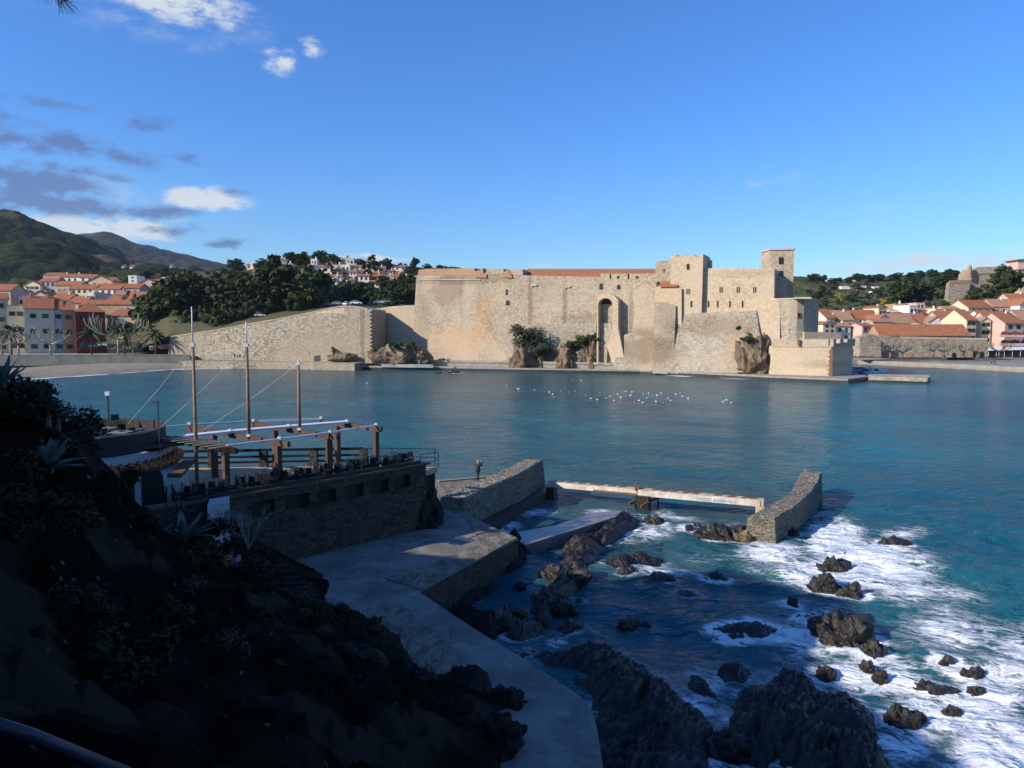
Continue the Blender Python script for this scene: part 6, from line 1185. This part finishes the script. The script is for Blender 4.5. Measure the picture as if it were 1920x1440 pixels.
def person(name,label,group,arms='down',coat=m_coat,leg=m_jean,hair=m_hairb,stride=.12,sub_=1,loc=(0,0,0),rz=0,det=False):
    t=thing('person',label,'person',loc,rz,group); s_=stride
    J=[((0,0,.98),.15,.12),((0,0,1.18),.14,.11),((0,0,1.38),.17,.11),((0,0,1.5),.07,.07),((0,.015,1.56),.055,.055),((0,.02,1.64),.085,.098),((0,.02,1.73),.06,.07),
       ((-.09,0,.90),.10),((-.10,s_*.5,.50),.065),((-.10,s_,.09),.045),((-.11,s_+.14,.04),.035),((.09,0,.90),.10),((.10,-s_*.5,.50),.065),((.10,-s_,.09),.045),((.11,-s_+.14,.04),.035)]
    E=[(0,1),(1,2),(2,3),(3,4),(4,5),(5,6),(0,7),(7,8),(8,9),(9,10),(0,11),(11,12),(12,13),(13,14)]
    if arms=='camera': A=[[(-.20,0,1.40),(-.30,.12,1.20),(-.10,.30,1.50)],[(.20,0,1.40),(.34,.10,1.26),(.09,.31,1.52)]]
    elif arms=='down': A=[[(-.20,0,1.40),(-.26,-.02,1.12),(-.25,.08,.88)],[(.20,0,1.40),(.26,-.02,1.12),(.25,.08,.88)]]
    else: A=[[(-.20,0,1.40),(-.27,.02,1.14),(-.12,.18,1.05)],[(.20,0,1.40),(.26,-.02,1.12),(.25,.08,.88)]]
    hands=[]
    for a in A:
        k=len(J); J+=[(a[0],.07),(a[1],.05),(a[2],.035)]; E+=[(2,k),(k,k+1),(k+1,k+2)]; hands.append((Vector(a[2]),(Vector(a[2])-Vector(a[1])).normalized()))
    me=skinmesh('body',J,E,m_skin,0,sub_); link('body',me,t)
    # clothes: slightly larger skins over the same joints
    C=[(j[0],j[1]+.025,(j[2] if len(j)>2 else j[1])+.025) for j in J]
    ci=[0,1,2,3]+[i for i in range(15,21)]+[7,11]; mp_={a:b for b,a in enumerate(ci)}
    Cj=[C[i] for i in ci]; Cj[0]=((0,0,.92),.19,.16); Cj[3]=((0,0,1.47),.07,.07); Cj[mp_[7]]=((-.07,0,.80),.13); Cj[mp_[11]]=((.07,0,.80),.13)
    Ce=[(mp_[a],mp_[b]) for a,b in E if a in mp_ and b in mp_]; link('coat',skinmesh('coat',Cj,Ce,coat,0,sub_),t)
    li=[0,7,8,9,11,12,13]; mq={a:b for b,a in enumerate(li)}; link('trousers',skinmesh('trousers',[(C[i][0],C[i][1]-.008,C[i][2]-.008) for i in li],[(mq[a],mq[b]) for a,b in E if a in mq and b in mq],leg,0,sub_),t)
    link('hair',MB().ell((0,-.02,1.70),(.105,.115,.10),10,8).build('tmp',hair,None).data,t); x=bpy.data.objects[-1] if 0 else None
    if det:
        for hnd,(w_,d) in enumerate(hands):
            m=MB(); pm=w_+d*.05; m.ell(pm,(.035,.035,.045),8,6)
            sx=Vector((1,0,0)) if abs(d.x)<.8 else Vector((0,0,1))
            for f_ in range(4):
                b_=w_+d*.08+sx*(f_-1.5)*.018; m.tube([b_,b_+d*.035+Vector((0,.01,.01)),b_+d*(.055-.006*abs(f_-1.5))+Vector((0,.02,-.008))],[.009,.0085,.006],5)
            m.tube([pm-sx*.03*(1 if hnd else -1),pm-sx*.05*(1 if hnd else -1)+d*.03],[.011,.007],5); m.build('hand',m_skin,t,True,True)
        fm_=MB().ell((0,.118,1.635),(.012,.018,.022),6,5); fm_.build('nose',m_skin,t,True,True); MB().box((0,.108,1.59),(.045,.012,.01)).build('mouth',m_shr,t,local=True)
        for x_ in (-.033,.033): MB().ell((x_,.103,1.655),(.013,.01,.009),6,4).build('eye',m_dark,t,True,True)
        for x_ in (-.092,.092): MB().ell((x_,.02,1.64),(.014,.025,.032),6,4).build('ear',m_skin,t,True,True)
        for x_,y_ in ((-.11,s_+.05),(.11,-s_+.05)): MB().ell((x_,y_,.055),(.055,.14,.055),8,6).build('shoe',m_blk,t,True,True)
    return t
_before=set()
def purge():
    for o in list(bpy.data.objects):
        if o.name.startswith('tmp'): bpy.data.objects.remove(o)
pp=G(896,905,1.72); pe1=person('person','grey-haired person in a dark coat raising a camera on the stone quay',None,'camera',m_coat,m_jean,m_hairg,.12,2,(pp.x,pp.y,1.73),R(-55),True)
purge()
# the camera held in both hands, and a bag strap
cmr=thing('camera','small dark camera held up by the grey-haired person','camera'); a_=R(-55); off=Vector((0,.37,1.55)); off.rotate(Matrix.Rotation(a_,3,'Z')); cmr.location=Vector((pp.x,pp.y,1.73))+off; cmr.rotation_euler[2]=a_
MB().box((0,0,0),(.13,.06,.085)).build('camera_body',m_blk,cmr,local=True); MB().tube([(0,.02,0),(0,.11,0)],[.035,.032],10).build('lens',m_glass,cmr,True,True)
o=MB().tube([pp+Vector((.55,.35,.06)),pp+Vector((1.15,.2,.06)),pp+Vector((1.5,.42,.07))],[.04,.05,.03],6).build('driftwood',m_bark); tag(o,'short piece of driftwood lying by the person on the quay','driftwood')
protos=[person('person','x','people strolling on the quay below the fortress','down',PC[0],PC[1]),person('person','x','people strolling on the quay below the fortress','bent',PC[1],PC[4],m_hairb,.22),person('person','x','people strolling on the quay below the fortress','down',PC[2],PC[1],m_hairg,.05)]
purge()
ql=[(440,672,248,'leftmost walker on the low wall walk under the sloping rampart'),(445,672,248,'second walker on the low wall walk, close behind the leftmost'),(450,673,248,'third walker in the group under the sloping rampart'),(458,673,247,'walker a few steps right of the group under the rampart'),(717,681,238,'lone figure by the quay steps near the bastion'),(826,681,233,'leftmost person of the four standing below the plain curtain wall'),(833,680,233,'person second from the left below the plain curtain wall'),(838,682,233,'person third from the left below the plain curtain wall'),(842,682,232,'rightmost of the four people below the plain curtain wall'),(858,684,230,'child-sized figure sitting at the quay edge'),(939,684,226,'left one of two people on the quay in the middle of the fortress'),(943,684,226,'right one of two people on the quay in the middle of the fortress'),(1052,686,220,'person standing under the shrubby outcrop, left of the pair'),(1067,685,219,'person in pale clothes near the niche outcrop'),(1071,686,219,'person beside the pale-clothed one near the niche'),(1182,688,210,'person below the sloping talus, left'),(1200,690,208,'person sitting low at the quay edge near the talus'),(1216,687,208,'person with a dark coat left of the slit windows'),(1273,692,204,'lone person at the quay right of the talus'),(1865,683,262,'person bending over on the town square'),(1859,684,262,'person close beside the bending one on the town square'),(1790,668,270,'walker under the bare plane trees by the café'),(1896,670,270,'person at the café terrace')]
for i,(u,v,Y_,lb) in enumerate(ql):
    o=protos[i] if i<3 else copytree(protos[i%3]); p=P(u,v,Y_); o.location=p; o.rotation_euler[2]=i*1.7; o['label']=lb
    zq=2.45 if u<1440 else 1.55
    if 700<u<1300 : zq=2.45 if v<683 else 1.15
    gq=G(u,v,zq); o.location=(gq.x,gq.y,zq) if u>700 else p
# snap the strollers to the walk they stand on
# ================================================================ FOREGROUND PLANTS
m_agave=plain('agave_leaf',(.10,.16,.13),(.06,.10,.085),2,.5,.1); m_dleaf=leafm('dark_scrub',(.018,.026,.010),(.010,.015,.008),(.035,.04,.018),2.); m_dry=leafm('dry_scrub',(.045,.038,.022),(.025,.022,.014),(.07,.058,.036),2.)
def agave(label,u,v,Y_,r,seed,n=22,up=.9,mat=None,z=None):
    p=P(u,v,Y_); t=thing('agave',label,'agave',p,group=None); R_=random.Random(seed); m=MB()
    for i in range(n):
        a=R_.uniform(0,6.28); el=R_.uniform(.15,1.45)*up; L_=r*R_.uniform(.75,1.1); d=Vector((math.cos(a)*math.cos(el),math.sin(a)*math.cos(el),math.sin(el))); s2=Vector((-math.sin(a),math.cos(a),0)); dn_=Vector((0,0,-1))*R_.uniform(.05,.35)*L_
        pts=[d*L_*q+dn_*q*q for q in (0,.3,.6,.85,1)]; ws=[.05,.085,.07,.035,.003]; vs=[]
        for q,w_ in zip(pts,ws):
            w_=w_*r/.8; vs+=[q-s2*w_,q+Vector((0,0,-w_*.5)),q+s2*w_]
        m.add(vs,[(k*3+j,k*3+j+1,(k+1)*3+j+1,(k+1)*3+j) for k in range(4) for j in range(2)])
    m.build('leaves',mat or m_agave,t,False,True); MB().tube([(0,0,-.4),(0,0,.15)],[.12*r,.1*r],7).build('stem',m_bark,t,False,True)
for a in ((5,720,17,.75,1,'spiky agave at the very top left of the dark slope'),(70,755,18,.8,2,'agave with upright blades against the water'),(88,770,18,.7,3,'agave with arching blades just right of the upright one'),(108,782,19,.55,4,'small agave at the edge of the slope'),(90,880,17.2,1.1,5,'large blue-grey agave in the middle of the dark slope'),(345,1010,27.5,1.3,6,'big pale agave beside the stair rail'),(300,1010,27,.8,7,'smaller agave left of the stair rail'),(40,735,17.5,.5,8,'low agave between the two top left ones')): agave(a[5],*a[:5])
def clump(label,u,v,Y_,w_,h_,seed,mat,n=70,sz=.06,name='shrub',K=16):
    p=P(u,v,Y_); r=np.random.RandomState(seed); c=r.uniform(-1,1,(K,3))*[w_*.4,w_*.3,h_*.35]+[0,0,h_*.35]; vv,ff=leaves(c,[min(w_,h_)*.36]*K,n,sz,seed); o=link(name,mesh_np(name,vv,ff,mat),None,p); tag(o,label,'shrub')
    return o
for i,(u,v,Y_,w_,h_,mt2,lb) in enumerate(((20,770,17.5,2.6,1.,m_dleaf,'dark scrub under the top left agaves'),(130,820,20.5,2.4,1.1,m_dleaf,'dark bush on the edge of the slope beside the roof lounge'),(120,880,21.5,1.6,1.2,m_dleaf,'bush left of the tiled eave'),(150,960,22,1.8,1.4,m_dleaf,'dark bush below the tiled eave at the left of the doors'),(215,1050,24,2.0,.8,m_dleaf,'bushes in front of the dark doors'),(270,1070,24.5,2.0,.8,m_dleaf,'shrub mass below the white wing'),(330,1070,25,2.4,1.2,m_dleaf,'shrub mass under the pale agave'),(400,1050,27,1.8,1.0,m_dleaf,'shrub behind the yellow crates'),(408,1000,29,1.6,1.,m_dleaf,'bush at the foot of the white kiosk'),(300,1100,22,2.6,1.1,m_dleaf,'low scrub in the middle of the slope'),(60,1000,13,2.2,.9,m_dleaf,'scrub on the left slope'),(470,1080,27,2.,.9,m_dry,'dry scrub above the stone steps'),(560,1150,26,1.6,.9,m_dry,'dry grass right of the stone steps'),(620,1170,26.5,1.4,.8,m_dleaf,'scrub where the slope meets the platform'),(440,1200,19,2.2,.9,m_dleaf,'dark scrub in the slope centre'),(200,1250,12,2.2,.8,m_dleaf,'scrub low on the left slope'),(690,1190,25.5,1.2,.6,m_dry,'dry scrub at the corner of the crazy paving'))):
    clump(lb,u,v,Y_,w_,h_,40+i,mt2,90)
for i,(u,v,Y_) in enumerate(((110,900,19),(30,850,16.5),(200,1110,20),(120,1060,16),(260,1160,20),(360,1140,23),(330,1230,18),(480,1160,24),(560,1260,21),(150,1180,13.5),(80,1110,12.5),(600,1220,24),(420,1340,16),(300,1290,15.5))):
    p_=P(u,v,Y_); zq=HZ(p_.x,p_.y); uu,vv=proj(p_.x,p_.y,zq+.1)
    _c=clump('low dark bush among the scrub spread down the shaded slope',float(uu),float(vv),Y_,1.5+.3*(i%3),.7,90+i,m_dleaf if i%3 else m_dry,110,.045); _c['group']='low bushes on the shaded slope'
# bare thorny shrub
def twigs(label,u,v,Y_,h_,seed,mat,n=26,sp=.8):
    p=P(u,v,Y_); R_=random.Random(seed); m=MB()
    def br(a,d,L_,r,k):
        b=a+d*L_; m.tube([a,a.lerp(b,.5)+Vector((R_.uniform(-1,1),R_.uniform(-1,1),0))*L_*.08,b],[r,r*.8,r*.6],4,False)
        if k:
            for _ in range(3): br(a.lerp(b,R_.uniform(.5,1)),(d+Vector((R_.uniform(-.8,.8),R_.uniform(-.8,.8),R_.uniform(-.1,.6)))).normalized(),L_*.62,r*.6,k-1)
    for i in range(5): br(p.copy(),Vector((R_.uniform(-sp,sp),R_.uniform(-sp,sp),1)).normalized(),h_*.42,.03,3)
    tag(m.build('bare_shrub',mat),label,'shrub')
twigs('leafless pale shrub in front of the terrace wall windows',465,1030,28.5,2.2,1,plain('pale_twig',(.22,.21,.20),None,4)); twigs('leafless shrub left of the pale one by the white kiosk',420,1005,28.5,1.4,2,bpy.data.materials['pale_twig'])
# grass on the slope
r=np.random.RandomState(1); n=26000; x=r.uniform(-19,2,n); y=r.uniform(7,34,n); zz=hz(x,y); k=(zz>1.9)&(fbm(x,y,.5,5)>-.15)&~((x+21.7)**2+(y-35.6)**2<36); x,y,zz=x[k],y[k],zz[k]; n=len(x)
a=r.uniform(0,6.28,n); L_=r.uniform(.08,.34,n); dx=np.cos(a)*L_*.5; dy=np.sin(a)*L_*.5; w_=.012
v=np.stack([np.stack([x-w_,y,zz-.05],1),np.stack([x+w_,y,zz-.05],1),np.stack([x+dx,y+dy,zz+L_+.25],1)],1).reshape(-1,3); o=link('grass',mesh_np('grass',v,np.arange(len(v)).reshape(-1,3),m_dry)); tag(o,'tufts of dry grass over the dark foreground slope','grass',kind='stuff')
# pine twig hanging into the top left corner
t=thing('pine_branch','dark pine twig tip hanging into the top left corner','branch',P(60,-60,3.4)); m=MB(); R_=random.Random(5); c=MB(); p0=P(40,-70,3.4); p1=P(120,0,3.4); c.tube([p0,p1],[.012,.006],5); c.build('twig',m_bark,t)
for i in range(90):
    q=p0.lerp(p1,R_.uniform(.3,1)); d=((p1-p0).normalized()*.7+Vector((R_.uniform(-1,1),R_.uniform(-1,1),R_.uniform(-1,.3)))*.6).normalized(); m.tube([q,q+d*R_.uniform(.05,.10)],[.0013,.0006],3,False)
m.build('needles',m_pine,t)
# unseen trees added on the ridge to break up the cove's shade
for i,(p_,rch) in enumerate(((30,27),(25,28),(19,21),(12,20),(4,22),(-6,24),(-18,26))):
    for dr in (-8,-16):
        r_=dr-10; x=p_*-.419+r_*.908-2; y=p_*.908+r_*.419; top=(rch-r_)*TE; cm,tm=TM['pine'][i%3]; s=.55
        t=thing('pine_tree','unseen pine added on the ridge left of the viewpoint','tree',(x,y,top-11),i,'ridge pines',s*1.1); link('crown',cm,t); link('trunk',tm,t)

# rocks poking out of the slope
m_dsch=rockm('shaded_schist',(.011,.010,.009),(.005,.005,.005),(.028,.026,.022),(1,1,.3),1.,.05,.95)  # darker copy of the schist, the slope's deep shade put into its colour
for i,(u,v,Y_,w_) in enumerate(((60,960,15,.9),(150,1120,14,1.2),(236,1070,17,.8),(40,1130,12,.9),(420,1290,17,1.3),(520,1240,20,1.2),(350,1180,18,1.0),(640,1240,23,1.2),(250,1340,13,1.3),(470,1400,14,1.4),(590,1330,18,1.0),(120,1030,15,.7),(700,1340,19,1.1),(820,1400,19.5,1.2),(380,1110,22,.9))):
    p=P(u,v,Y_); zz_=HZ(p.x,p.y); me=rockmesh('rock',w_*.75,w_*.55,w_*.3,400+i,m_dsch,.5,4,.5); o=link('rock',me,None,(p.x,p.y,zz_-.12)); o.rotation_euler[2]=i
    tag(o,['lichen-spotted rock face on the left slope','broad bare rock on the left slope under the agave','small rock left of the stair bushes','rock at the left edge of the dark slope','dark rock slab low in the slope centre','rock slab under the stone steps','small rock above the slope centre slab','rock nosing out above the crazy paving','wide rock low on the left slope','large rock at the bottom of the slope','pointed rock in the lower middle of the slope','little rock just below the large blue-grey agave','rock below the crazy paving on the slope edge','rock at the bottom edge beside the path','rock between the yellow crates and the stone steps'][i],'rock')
# foam fringes where the swell meets the rocks
pts_=np.concatenate([a for a in RK if len(a)]); sel=(gy<64)&(gy>14)&(gx>-8)&(gx<34); ix=np.nonzero(sel.ravel())[0]; vx=gx.ravel()[ix]; vy=gy.ravel()[ix]; dm=np.full(len(ix),1e9)
for k in range(0,len(pts_),400):
    q_=pts_[k:k+400]; dm=np.minimum(dm,((vx[:,None]-q_[:,0])**2+(vy[:,None]-q_[:,1])**2).min(1))
ff=foam.ravel().copy(); wgt=np.clip(.42+.03*(vx-2)+.25*fbm(vx,vy,.5,77,3),.25,.95); ff[ix]=np.maximum(ff[ix],wgt*np.exp(-dm/.55)); wob.data.attributes['foam'].data.foreach_set('value',ff.astype(np.float32))
# ================================================================ HAZE
hb=MB().box((0,1600,212),(6000,3500,434)); s=NT('haze'); s.t.nodes.remove(s.b); pv=s.n('ShaderNodeVolumePrincipled'); pv.inputs['Color'].default_value=(.62,.78,1,1); pv.inputs['Density'].default_value=.00004; pv.inputs['Anisotropy'].default_value=.2
s.t.links.new(pv.outputs[0],s.t.nodes['Material Output'].inputs['Volume']); ho=hb.build('haze',s.m); ho['kind']='stuff'; ho.location.z=-5; tag(ho,'thin blue air haze over the bay and hills','haze')
scene.cycles.volume_bounces=0
